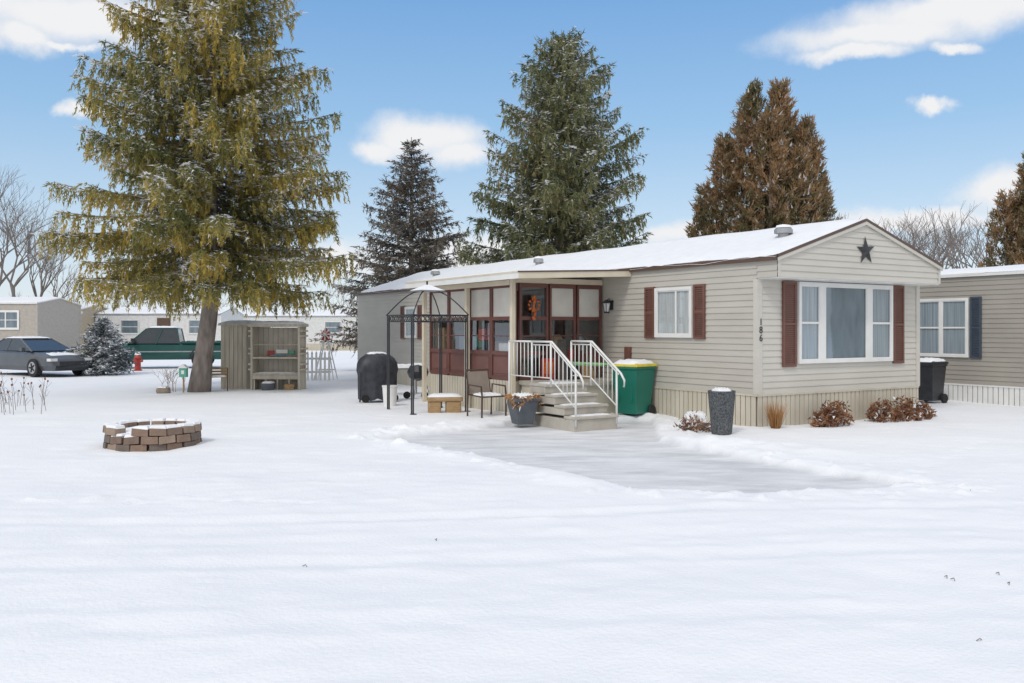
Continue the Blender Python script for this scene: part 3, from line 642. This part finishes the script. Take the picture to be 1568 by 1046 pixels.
def spruce(name,loc,H,R,zlow,seed,nbr,material,power=.62,dens=45,el=(.13,.04),snowp=.14,hang=.5,lean=lambda z:0.0,trunk=.24,tstep=.16,a0=-.35,a1=.45,tipup=.22,barkk='bark',skirtpow=.10,minr=.12,tw_=.26,whorl=6,wj=.35,lv=(.70,1.12),hl=(.12,.50)):
    rd=random.Random(seed); root=empty(name,loc)
    mb=MB()
    pts=[(lean(H*i/14),0,H*i/14-(.15 if i==0 else 0)) for i in range(15)]
    mb.path(pts,[trunk*(1.25 if i==0 else 1)*(1-.93*i/14) for i in range(15)],barkk,10)
    T0=[];TD=[];TL=[];TH=[];TB=[]
    nw=nbr//whorl
    for i in range(nbr):
        wi=i//whorl; fr=min(.995,max(0,(wi+.5+rd.uniform(-wj,wj))/nw))
        z=zlow+(H-.15-zlow)*fr
        prof=(1-fr)**power*min(1,(.78+fr*2.2)) if skirtpow else (1-fr)**power
        L=max(minr,R*prof*rd.uniform(*lv)); az=i*2.399+rd.uniform(-.5,.5); bt=rd.random()
        a=a0+(a1-a0)*fr+rd.uniform(-.10,.10); b=tipup
        d=Vector((math.cos(az),math.sin(az),0)); base=Vector((lean(z),0,z))
        droop=rd.uniform(.7,1.3); cv=rd.uniform(-.12,.12); dp=Vector((-d.y,d.x,0))
        def P(s): return base+d*L*s+dp*(L*cv*s*s)+Vector((0,0,L*(a*s*(1.2-.2*s)+b*s*s*droop)))
        n=5; mb.path([P(k/n) for k in range(n+1)],[max(.006,(.011+.010*L)*(1-.9*k/n)) for k in range(n+1)],barkk,4)
        s=.10+.12*rd.random(); st=tstep/max(L,.3)
        while s<1.0:
            p=P(s)
            for sd in (-1,1):
                ang=az+sd*math.radians(rd.uniform(32,68)); 
                tl=(.13+tw_*L*(1-s)**.8*min(1,s*2.8))*rd.uniform(.5,1.25); tl=min(tl,1.1)
                T0.append(p); TD.append((math.cos(ang),math.sin(ang),rd.uniform(-.35,.05))); TL.append(tl); TH.append(0); TB.append(bt)
                for hh in range(2):
                    if rd.random()<hang*(1 if hh==0 else .5) and tl>.10:
                        q=rd.uniform(.1,1.0); hp=p+Vector(TD[-1] if hh==0 else (math.cos(ang),math.sin(ang),-.1))*tl*q
                        T0.append(hp); TD.append((rd.uniform(-.2,.2)+.2*d.x,rd.uniform(-.2,.2)+.2*d.y,-1)); TL.append(rd.uniform(*hl)*(.6+.5*min(1,L/3))); TH.append(1); TB.append(bt)
            T0.append(p); TD.append((d.x,d.y,.05+a*.5)); TL.append(tstep*1.4); TH.append(0); TB.append(bt)
            s+=st*rd.uniform(.7,1.3)
    mb.done('trunk_and_limbs',root,smooth=True)
    T0=np.array([tuple(v) for v in T0]);TD=nrm(np.array(TD));TL=np.array(TL);TH=np.array(TH);TB=np.array(TB)
    cnt=np.maximum(3,(TL*dens).astype(int)); idx=np.repeat(np.arange(len(TL)),cnt); N=len(idx)
    q=rng.random(N); tl=TL[idx]; h=TH[idx]
    P=T0[idx]+TD[idx]*(tl*q)[:,None]; P[:,2]-=(1-h)*.28*tl*q*q
    P+=rng.normal(size=(N,3))*.018
    D=TD[idx]*.9+rng.normal(size=(N,3))*.50; D[:,2]-=.15+.3*h
    Ln=el[0]*rng.uniform(.6,1.3,N); Wd=el[1]*rng.uniform(.6,1.3,N)
    tw=rng.random(len(TL))
    tone=.22*lowf(P,1.3,seed)+.24*tw[idx]+.20*TB[idx]+.20*q+.16*rng.random(N)+.12*h-.06
    cl=np.clip(lowf(P,2.3,seed+3)*1.6-.1,.15,1.5)
    snow=((rng.random(N)<snowp*cl*(1-h*.75)*(.3+1.4*q)*(.2+1.6*rng.random(len(TL))[idx]))).astype(float)
    P[snow>.5,2]+=.03; D[snow>.5,2]*=.2
    leafmesh('needles',P,D,Ln,Wd,tone,snow,material,root)
    print(name,N); return root
fm1=folmat('norway_spruce_needles',[(0.08,(.060,.078,.036)),(.32,(.150,.165,.062)),(.55,(.31,.275,.09)),(.80,(.55,.40,.09))],.42)
fm2=folmat('grey_spruce_needles',[(0.12,(.085,.080,.068)),(.5,(.19,.168,.138)),(.9,(.33,.265,.20))],.35)
fm3=folmat('green_spruce_needles',[(0.08,(.060,.082,.045)),(.38,(.145,.172,.085)),(.62,(.25,.245,.12)),(.90,(.36,.31,.16))],.42)
fm4=folmat('arborvitae_foliage',[(0.1,(.10,.098,.052)),(.36,(.20,.178,.09)),(.60,(.33,.215,.115)),(.9,(.48,.30,.16))],.40)
fm5=folmat('blue_spruce_needles',[(0.1,(.07,.09,.10)),(.9,(.20,.25,.27))])
fm6=folmat('dried_plants',[(0.1,(.10,.045,.028)),(.5,(.24,.115,.065)),(.9,(.42,.24,.12))])
fm7=folmat('dried_grass',[(0.1,(.28,.13,.05)),(.9,(.58,.34,.15))])
spruce('norway_spruce_tree',(-8.6,24.3,0),13.4,4.15,3.30,11,246,fm1,power=.50,dens=45,el=(.13,.037),snowp=.42,hang=.95,lean=lambda z:.38*min(z/2.7,1)-.015*max(z-2.7,0),trunk=.26,a0=-.44,a1=.34,tstep=.16,tw_=.24,hl=(.15,.58))
spruce('grey_spruce_tree',(WX(630,37),37,0),9.75,3.95,1.2,5,190,fm2,power=.85,dens=25,el=(.20,.055),snowp=.12,hang=.15,trunk=.2,tstep=.19,a0=-.1,a1=.40,tipup=.10,skirtpow=0,whorl=7,wj=.22)
spruce('green_spruce_tree',(WX(860,31),31,0),12.1,3.95,1.8,9,258,fm3,power=.56,dens=31,el=(.17,.050),snowp=.28,hang=.8,trunk=.25,tstep=.18,a0=-.28,a1=.5)
spruce('blue_spruce_shrub',(WX(158,33.5),33.5,0),2.2,1.25,.1,3,110,fm5,power=.75,dens=30,el=(.14,.05),snowp=.55,hang=.1,trunk=.05,tstep=.13,a0=-.05,a1=.5,skirtpow=0)
def arbor(name,loc,spires,N,seed,material=fm4,el=(.26,.075),K=30):
    root=empty(name,loc); mb=MB()
    tot=sum(h*r*r for _,_,h,r in spires); PP=[];DD=[];TT=[]
    for k,(dx,dy,h,r) in enumerate(spires):
        mb.path([(dx*.4,dy*.4,-.1),(dx,dy,h*.3),(dx,dy,h*.95)],[.18,.12,.02],'bark',8)
        n=int(N*h*r*r/tot)
        nc=int(n/K); f=rng.random(nc)**.85; az=rng.random(nc)*2*np.pi
        prof=np.where(f<.25,.80+.8*f,1.0)*(1-np.clip((f-.2)/.8,0,1)**1.35)
        lump=1+.18*np.sin(az*5+f*17+k)+.12*np.sin(az*9-f*31+k*2)
        rr=r*prof*lump*(.35+.70*rng.random(nc)**.5)+.05
        C=np.stack([dx+rr*np.cos(az),dy+rr*np.sin(az),.2+(h-.35)*f],1)
        out=np.stack([np.cos(az),np.sin(az),np.zeros(nc)],1)
        idx=np.repeat(np.arange(nc),K); M_=len(idx); q=rng.random(M_)
        up=nrm(out[idx]*.40+np.array([0,0,1.0])+rng.normal(size=(nc,3))[idx]*.3)
        P=C[idx]+up*(q*.50)[:,None]+rng.normal(size=(M_,3))*.075*(1-q*.6)[:,None]
        D=up+rng.normal(size=(M_,3))*.45
        PP.append(P);DD.append(D);TT.append(.36*lowf(P,1.6,seed+k)+.33*rng.random(nc)[idx]+.15*rng.random(M_)+.16*q)
    mb.done('trunks',root,smooth=True)
    P=np.concatenate(PP);D=np.concatenate(DD);T=np.concatenate(TT);n=len(P)
    leafmesh('foliage',P,D,el[0]*rng.uniform(.5,1.3,n),el[1]*rng.uniform(.6,1.3,n),T,(rng.random(n)<.04).astype(float),material,root)
arbor('arborvitae_tree',(WX(1172,34),34,0),[(-.52,0,10.9,1.65),(.60,.1,11.0,1.55),(-1.5,.2,8.9,1.5),(1.5,-.1,9.5,1.5),(-.1,-1.0,9.6,1.7),(2.2,.3,7.4,1.15),(-2.2,.1,7.1,1.15),(.9,-1.1,8.2,1.3)],110000,4,el=(.21,.060))
arbor('arborvitae_tree',(WX(1583,33),33,0),[(0,0,8.0,1.5),(-.9,.2,6.6,1.2),(1.2,0,7.2,1.4),(-.3,-.8,6.9,1.2)],45000,8,el=(.20,.058))
def bare(mb,base,h,seed,k='twig',depth=6,r0=None,spread=.55):
    rd=random.Random(seed)
    def rec(p,d,l,r,dep):
        q=p+d*l*.5+Vector((rd.uniform(-1,1),rd.uniform(-1,1),0))*l*.04; e=p+d*l
        mb.path([p,q,e],[r,r*.85,r*.68],k,4 if dep>3 else 3)
        if dep==0: return
        nb=3 if (dep>1 and rd.random()<.6) else 2
        for i in range(nb):
            ax=Vector((rd.uniform(-1,1),rd.uniform(-1,1),rd.uniform(-.3,.3))).normalized()
            nd=(d+ax*spread*rd.uniform(.6,1.4)+Vector((0,0,.12))).normalized()
            rec(e,nd,l*rd.uniform(.66,.88),r*.62,dep-1)
    rec(Vector(base),Vector((rd.uniform(-.05,.05),rd.uniform(-.05,.05),1)),h*.24,r0 or h*.018,depth)
def baretree(name,px,Y,h,seed,depth=6):
    r=empty(name,(WX(px,Y),Y,0)); mb=MB(); bare(mb,(0,0,-.1),h,seed,depth=depth); mb.done('branches',r)
for i,(px,Y,h) in enumerate([(22,62,12),(-30,55,11.5),(75,75,10),(1335,60,11.5),(1385,66,11.5),(1460,62,11.5),(1500,70,12),(1420,75,11),(1300,70,12),(1480,80,13),(50,68,11),(1355,78,12.5)]):
    baretree('bare_tree',px,Y,h,40+i,7 if i in (0,1,10) else 6)
r=empty('distant_tree_line'); mb=MB()
for i in range(40):
    px=-500+i*72+random.uniform(-30,30); Y=random.uniform(105,140); bare(mb,(WX(px,Y),Y,0),random.uniform(7,11),200+i,depth=5,r0=.12)
mb.done('trees',r)
def tuft(name,loc,n,rad,h,material,el,snowp=.05,up=1.0,dome=False):
    root=empty(name,loc)
    nc=max(8,n//14); a=rng.random(nc)*2*np.pi; rr=rad*np.sqrt(rng.random(nc)); z=rng.random(nc)*h
    if dome: z=h*(.2+.85*rng.random(nc))*np.sqrt(np.clip(1-(rr/rad)**2,0.05,1))
    C=np.stack([rr*np.cos(a),rr*np.sin(a),z],1); ix=np.repeat(np.arange(nc),14); n=len(ix)
    P=C[ix]+rng.normal(size=(n,3))*.035; D=rng.normal(size=(n,3)); D[:,2]+=up
    leafmesh('foliage',P,D,el[0]*rng.uniform(.5,1.4,n),el[1]*rng.uniform(.5,1.3,n),.35*rng.random(n)+.45*rng.random(nc)[ix]+.1,(rng.random(n)<snowp).astype(float),material,root)
    mb=MB()
    for i in range(0,nc,2): mb.path([(C[i,0]*.3,C[i,1]*.3,-.05),tuple(C[i])],.005,'deadleaf',4)
    mb.done('stems',root); return root
def lw(lx,ly,z=0):
    c,s=math.cos(RZ),math.sin(RZ); return (HO[0]+c*lx-s*ly,HO[1]+s*lx+c*ly,z)
for (lx,ly,rad,h,n) in ((1.30,-.55,.30,.36,620),(1.62,-.35,.26,.46,480),(2.85,-.5,.32,.36,620),(3.35,-.5,.32,.42,620),(3.85,-.45,.28,.36,480),(.85,-.55,.16,.2,150),(4.3,-.3,.2,.3,250)):
    tuft('dried_hydrangea_shrub',lw(lx,ly),n,rad,h,fm6,(.075,.045),.07,.1,True)
def grass(name,loc,n,h,spread):
    root=empty(name,loc); a=rng.random(n)*2*np.pi; P=np.stack([.06*np.cos(a)*rng.random(n),.06*np.sin(a)*rng.random(n),np.zeros(n)-.03],1)
    D=np.stack([np.cos(a)*spread*rng.random(n),np.sin(a)*spread*rng.random(n),np.ones(n)],1)
    leafmesh('blades',P,D,h*rng.uniform(.5,1.1,n),np.full(n,.014),rng.random(n),np.zeros(n),fm7,root)
grass('ornamental_grass',lw(.12,-.30),420,.52,.5)
r=empty('round_planter',(WX(1065,15.2),15.2,0)); mb=MB(); mb.blob((0,0,.06),(.24,.2,.16),'rock',12,7,.12,5); mb.cap(-.2,.2,-.17,.17,.12,.16); mb.done('pot',r,smooth=True)
t=tuft('dried_mum_plant',(WX(1064,15.0),15.0,0),500,.26,.24,fm6,(.07,.03),.25,.4,True)
root_=empty('hanging_mum_foliage',(WX(800,16.2),16.2,0)); n=1300; a=rng.random(n)*2*np.pi; a=a-.4*np.sin(3*a); rr=.20+.09*rng.random(n)
P=np.stack([rr*np.cos(a),rr*np.sin(a),.50-.20*rng.random(n)**1.5*(.5+.5*np.sin(a*3+1))],1); D=np.stack([np.cos(a)*.5,np.sin(a)*.5,-rng.random(n)],1)+rng.normal(size=(n,3))*.4
leafmesh('foliage',P,D,.09*rng.uniform(.5,1.3,n),.028*rng.uniform(.6,1.3,n),rng.random(n),(rng.random(n)<.12).astype(float),fm7,root_)
for px,y in ((262,24.3),(272,24.8)):
    r=empty('bare_shrub',(WX(px,y),y,0)); mb=MB()
    for i in range(5): bare(mb,(random.uniform(-.2,.2),random.uniform(-.2,.2),-.02),1.0,300+i+px,k='deadleaf',depth=3,r0=.008,spread=.7)
    mb.done('branches',r)
r=empty('dry_weed_stalks',(0,0,0)); mb=MB()
for i in range(26):
    px=random.uniform(-20,75); Y=random.uniform(17.5,20.5); x=WX(px,Y); h=random.uniform(.3,.75); dx=random.uniform(-.08,.08)
    mb.path([(x,Y,-.05),(x+dx,Y,h*.6),(x+dx*2,Y,h)],[.006,.005,.003],'twig',4)
    for j in range(3): z=h*random.uniform(.5,1); mb.path([(x+dx*1.3,Y,z-.08),(x+dx*1.3+random.uniform(-.12,.12),Y+random.uniform(-.1,.1),z+.05)],.003,'twig',3)
    mb.blob((x+dx*2,Y,h),(.02,.02,.025),'deadleaf',6,4,.2,i)
mb.done('stalks',r)
r=empty('scattered_twigs'); mb=MB()
for (px,py) in ((1450,885),(1530,880),(1495,981),(1545,895),(1140,800),(38,966),(668,828),(885,742),(470,868),(1485,752),(1462,889),(1475,768)):
    Y=2305/(py-505); x=WX(px,Y); a=random.random()*3; mb.path([(x,Y,.0),(x+.02*math.cos(a),Y+.02*math.sin(a),.012),(x+.04*math.cos(a+.4),Y+.04*math.sin(a+.4),.0)],.003,'twig',4)
mb.done('twigs',r)
# ================================================================ ground
def vnoise(x,y,seed):
    r=np.random.default_rng(seed); G=r.random((256,256)); xi=np.floor(x).astype(int); yi=np.floor(y).astype(int); fx=x-xi; fy=y-yi
    fx=fx*fx*(3-2*fx); fy=fy*fy*(3-2*fy); g=lambda a,b:G[a%256,b%256]
    return (g(xi,yi)*(1-fx)+g(xi+1,yi)*fx)*(1-fy)+(g(xi,yi+1)*(1-fx)+g(xi+1,yi+1)*fx)*fy
def fbm(x,y,seed,o=4):
    s=0;a=1;t=0
    for i in range(o): s=s+a*(vnoise(x,y,seed+i)-.5); t+=a; a*=.5; x=x*2.03;y=y*2.03
    return s/t*2
def axis(f0,f1,st,lo,hi,g=1.10):
    a=list(np.arange(f0,f1,st)); s=st; p=a[-1]
    while p<hi: s*=g; p+=s; a.append(p)
    s=st;p=f0;b=[]
    while p>lo: s*=g; p-=s; b.append(p)
    return np.array(b[::-1]+a)
xs=axis(-6.5,7.0,.045,-900,900); ys=axis(3.6,17.5,.045,-60,1200)
X,Y=np.meshgrid(xs,ys); Z=np.zeros_like(X)
near=np.exp(-np.maximum(np.hypot(X,Y-12)-22,0)/20)
Z+=.036*fbm(X*.35,Y*.6,1)*near+.018*fbm(X*1.1,Y*1.8,9)*near+.008*fbm(X*4,Y*7,20)*near
poly=[(-2.3,14.2),(-.4,12.0),(1.30,9.55),(2.4,9.3),(4.6,9.75),(3.3,11.9),(2.35,13.9),(2.75,17.2),(.44,17.0),(-.9,15.6)]
def sdf(X,Y,pl):
    d=np.full(X.shape,1e9); ins=np.zeros(X.shape,bool); n=len(pl)
    for i in range(n):
        x0,y0=pl[i];x1,y1=pl[(i+1)%n]; ex,ey=x1-x0,y1-y0; wx,wy=X-x0,Y-y0
        t=np.clip((wx*ex+wy*ey)/(ex*ex+ey*ey),0,1); d=np.minimum(d,np.hypot(wx-ex*t,wy-ey*t))
        c=((y0<=Y)&(y1>Y))|((y1<=Y)&(y0>Y)); xx=x0+(Y-y0)/(ey if abs(ey)>1e-9 else 1e-9)*ex
        ins^=c&(X<xx)
    return np.where(ins,-d,d)
sd=sdf(X,Y,poly)+.04*fbm(X*1.6,Y*1.6,33)+.05*fbm(X*5,Y*5,40)
def sm(a,b,x): t=np.clip((x-a)/(b-a),0,1); return t*t*(3-2*t)
mask=1-sm(-.06,.04,sd); Z=Z*(1-.7*mask)-.08*mask
ridge=np.exp(-((sd-.28)/.22)**2); Z+=ridge*(.02+.045*fbm(X*2.2,Y*2.2,50))
clod=np.maximum(fbm(X*6,Y*6,70)-.24,0)*np.exp(-((sd-.30)/.35)**2); Z+=clod*.14
dr=np.exp(-(((X-3.5)*.6+(Y-13.0)*.8)/.40)**2)*np.exp(-(((X-3.5)*.8-(Y-13.0)*.6)/1.4)**2); Z+=dr*(.06+.06*fbm(X*3,Y*3,60))*(1-mask)
for (y0,sl,dp) in ((6.6,.05,.018),(8.15,.06,.022),(5.2,.03,.012),(7.3,.055,.012)):
    l=Y-(y0+sl*X+.12*np.sin(X*.5)); Z-=dp*np.exp(-(l/.11)**2)*(.3+.7*vnoise(X*1.2,Y*.1,5)); Z+=dp*.6*np.exp(-((np.abs(l)-.22)/.07)**2)*vnoise(X*4,Y*3,6)
tr=np.exp(-((Y-9.2-.07*X)/.7)**2)*sm(2.5,4.5,X); Z+=tr*.06*np.maximum(fbm(X*6,Y*6,90)-.1,0)
tr=np.exp(-((Y-8.9)/.30)**2)*sm(2.2,-4.5,X); Z+=tr*.06*np.maximum(fbm(X*5,Y*7,95)-.1,0)
tr=np.exp(-((Y-11.0)/2.5)**2)*sm(1.0,-2,X); Z+=tr*.025*np.maximum(fbm(X*3,Y*4,99)-.2,0)
tr=np.exp(-((Y-5.6)/.9)**2); Z+=tr*.018*np.maximum(fbm(X*3,Y*6,120)-.15,0)
fp=[]
for i in range(9): fp.append((WX(205+i*33,8.7),8.7+.16*(i%2)+random.uniform(-.1,.1)))
for i in range(9): fp.append((4.9+.28*i,10.6+.35*i+.15*(i%2)))
for (fx,fy) in fp:
    d=((X-fx)/.09)**2+((Y-fy)/.06)**2; Z-=.024*np.exp(-d*d)*random.uniform(.3,1)
nx_,ny_=len(xs),len(ys)
V=np.stack([X,Y,Z],2).reshape(-1,3)
ii=np.arange(nx_*ny_).reshape(ny_,nx_); Q=np.stack([ii[:-1,:-1],ii[:-1,1:],ii[1:,1:],ii[1:,:-1]],2).reshape(-1,4)
me=bpy.data.meshes.new('snowy_ground'); me.vertices.add(len(V)); me.loops.add(Q.size); me.polygons.add(len(Q))
me.vertices.foreach_set('co',V.reshape(-1).astype(np.float32)); me.loops.foreach_set('vertex_index',Q.reshape(-1).astype(np.int32))
me.polygons.foreach_set('loop_start',np.arange(0,Q.size,4,dtype=np.int32)); me.update(calc_edges=True)
me.polygons.foreach_set('use_smooth',[True]*len(Q))
at=me.attributes.new('slab','FLOAT','POINT'); at.data.foreach_set('value',mask.reshape(-1).astype(np.float32))
g=bpy.data.objects.new('snowy_ground',me); sc.collection.objects.link(g)
m=mat('ground_snow',(.86,.87,.89),.75,(.815,.83,.86),.8,.38,30); nt=m.node_tree; b=nt.nodes['Principled BSDF']; b.inputs['Specular IOR Level'].default_value=.2
lk=b.inputs['Base Color'].links[0]; src=lk.from_socket
aa=nt.nodes.new('ShaderNodeAttribute'); aa.attribute_name='slab'
tc=nt.nodes.new('ShaderNodeTexCoord'); mp=nt.nodes.new('ShaderNodeMapping'); mp.inputs['Rotation'].default_value=(0,0,-.2); mp.inputs['Scale'].default_value=(.8,2.2,1)
n=nt.nodes.new('ShaderNodeTexNoise'); n.inputs['Scale'].default_value=1.3; n.inputs['Detail'].default_value=9; n.inputs['Roughness'].default_value=.62
nt.links.new(tc.outputs['Object'],mp.inputs[0]); nt.links.new(mp.outputs[0],n.inputs['Vector'])
r=nt.nodes.new('ShaderNodeValToRGB'); r.color_ramp.elements[0].position=.30; r.color_ramp.elements[0].color=(.52,.535,.56,1); r.color_ramp.elements[1].position=.72; r.color_ramp.elements[1].color=(.80,.81,.835,1)
nt.links.new(n.outputs['Fac'],r.inputs['Fac']); mx=nt.nodes.new('ShaderNodeMix'); mx.data_type='RGBA'
nt.links.new(aa.outputs['Fac'],mx.inputs['Factor']); nt.links.new(src,mx.inputs['A']); nt.links.new(r.outputs['Color'],mx.inputs['B']); nt.links.new(mx.outputs['Result'],b.inputs['Base Color'])
me.materials.append(m)
# ================================================================ world, sun, camera
EL=math.radians(46); AZ=math.radians(208)
w=bpy.data.worlds.new('World'); sc.world=w; w.use_nodes=True; nt=w.node_tree; nt.nodes.clear()
N_=nt.nodes.new; Lk=nt.links.new
out=N_('ShaderNodeOutputWorld'); bg=N_('ShaderNodeBackground'); sky=N_('ShaderNodeTexSky'); sky.sky_type='NISHITA'; sky.sun_disc=False
sky.sun_elevation=EL; sky.sun_rotation=AZ; sky.air_density=1.0; sky.dust_density=.3; sky.ozone_density=2.0
bg.inputs['Strength'].default_value=.13
tc=N_('ShaderNodeTexCoord'); sx=N_('ShaderNodeSeparateXYZ'); Lk(tc.outputs['Generated'],sx.inputs[0])
hz=N_('ShaderNodeValToRGB'); cr=hz.color_ramp; cr.elements[0].position=0; cr.elements[0].color=(6.0,6.5,7.0,1); cr.elements[1].position=1; cr.elements[1].color=(.8,2.2,5.2,1)
for p,c in ((.10,(4.6,5.7,6.8,1)),(.22,(2.6,4.4,6.5,1)),(.36,(1.45,3.2,6.0,1))): e=cr.elements.new(p); e.color=c
Lk(sx.outputs['Z'],hz.inputs[0]); mxc=N_('ShaderNodeMix'); mxc.data_type='RGBA'; mxc.inputs['Factor'].default_value=.8
Lk(sky.outputs[0],mxc.inputs['A']); Lk(hz.outputs[0],mxc.inputs['B']); Lk(mxc.outputs['Result'],bg.inputs[0])
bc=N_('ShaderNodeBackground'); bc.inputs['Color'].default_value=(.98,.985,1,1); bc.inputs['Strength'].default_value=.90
n1=N_('ShaderNodeTexNoise'); n1.inputs['Scale'].default_value=9; n1.inputs['Detail'].default_value=8; n1.inputs['Roughness'].default_value=.6
Lk(tc.outputs['Generated'],n1.inputs['Vector'])
s1=N_('ShaderNodeVectorMath'); s1.operation='SUBTRACT'; s1.inputs[1].default_value=(.5,.5,.5); Lk(n1.outputs['Color'],s1.inputs[0])
s2=N_('ShaderNodeVectorMath'); s2.operation='MULTIPLY_ADD'; s2.inputs[1].default_value=(.13,.13,.06); Lk(s1.outputs[0],s2.inputs[0]); Lk(tc.outputs['Generated'],s2.inputs[2])
prev=None
for (px,py,rx,ry) in [(1450,18,190,34),(1340,58,160,28),(1300,92,70,15),(655,205,90,34),(600,225,55,20),(710,235,50,28),(100,22,210,48),(20,55,60,28),(1403,171,30,11),(1525,290,62,34),(1465,72,55,10),(90,72,40,9),(740,390,180,34),(520,400,80,32),(1100,360,140,18),(1400,340,120,20),(140,175,40,14)]:
    v=Vector(((px-784)/F,1,(505-py)/F)); l=v.length; v=v/l
    a=N_('ShaderNodeVectorMath'); a.operation='SUBTRACT'; a.inputs[1].default_value=tuple(v); Lk(s2.outputs[0],a.inputs[0])
    b_=N_('ShaderNodeVectorMath'); b_.operation='MULTIPLY'; b_.inputs[1].default_value=(F*l/rx,1.5,F*l/ry); Lk(a.outputs[0],b_.inputs[0])
    c=N_('ShaderNodeVectorMath'); c.operation='LENGTH'; Lk(b_.outputs[0],c.inputs[0])
    if prev is None: prev=c.outputs['Value']
    else:
        mn=N_('ShaderNodeMath'); mn.operation='SMOOTH_MIN'; mn.inputs[2].default_value=.35; Lk(prev,mn.inputs[0]); Lk(c.outputs['Value'],mn.inputs[1]); prev=mn.outputs[0]
mr=N_('ShaderNodeMapRange'); mr.interpolation_type='SMOOTHSTEP'; mr.inputs['From Min'].default_value=1.30; mr.inputs['From Max'].default_value=.35; Lk(prev,mr.inputs['Value'])
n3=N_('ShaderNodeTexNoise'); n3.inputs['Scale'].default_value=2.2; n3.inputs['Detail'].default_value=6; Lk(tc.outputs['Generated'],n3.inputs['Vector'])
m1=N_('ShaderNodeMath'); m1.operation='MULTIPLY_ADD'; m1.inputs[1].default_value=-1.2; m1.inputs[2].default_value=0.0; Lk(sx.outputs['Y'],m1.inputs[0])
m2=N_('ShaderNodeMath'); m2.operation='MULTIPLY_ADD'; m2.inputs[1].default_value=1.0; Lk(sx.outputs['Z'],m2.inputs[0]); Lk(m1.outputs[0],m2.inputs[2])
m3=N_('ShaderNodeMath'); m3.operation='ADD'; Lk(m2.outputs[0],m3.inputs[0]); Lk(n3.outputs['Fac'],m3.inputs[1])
mr2=N_('ShaderNodeMapRange'); mr2.interpolation_type='SMOOTHSTEP'; mr2.inputs['From Min'].default_value=.30; mr2.inputs['From Max'].default_value=.80; mr2.inputs['To Max'].default_value=.9; Lk(m3.outputs[0],mr2.inputs['Value'])  # added cloud cover overhead and behind the camera, out of view, to whiten the light
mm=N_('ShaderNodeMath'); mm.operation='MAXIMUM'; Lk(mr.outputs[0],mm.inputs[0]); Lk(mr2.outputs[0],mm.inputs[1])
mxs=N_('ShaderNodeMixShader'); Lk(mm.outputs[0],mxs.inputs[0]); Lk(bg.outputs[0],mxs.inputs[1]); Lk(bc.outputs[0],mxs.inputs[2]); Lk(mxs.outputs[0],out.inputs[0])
sl=bpy.data.lights.new('sun','SUN'); sl.energy=1.3; sl.angle=math.radians(12); sl.color=(1,.95,.88); so=bpy.data.objects.new('sun',sl); sc.collection.objects.link(so)
sd_=Vector((math.sin(AZ)*math.cos(EL),math.cos(AZ)*math.cos(EL),math.sin(EL)))
so.rotation_euler=sd_.to_track_quat('Z','Y').to_euler(); so.location=sd_*50
cam=bpy.data.cameras.new('camera'); cam.sensor_width=36; cam.lens=36*F/1568; cam.shift_y=-18/1568; cam.clip_end=3000; cam.clip_start=.05
co=bpy.data.objects.new('camera',cam); co.location=(0,0,CH); co.rotation_euler=(math.pi/2,0,0); sc.collection.objects.link(co); sc.camera=co
sc.view_settings.view_transform='Standard'; sc.view_settings.look='None'; sc.view_settings.exposure=0
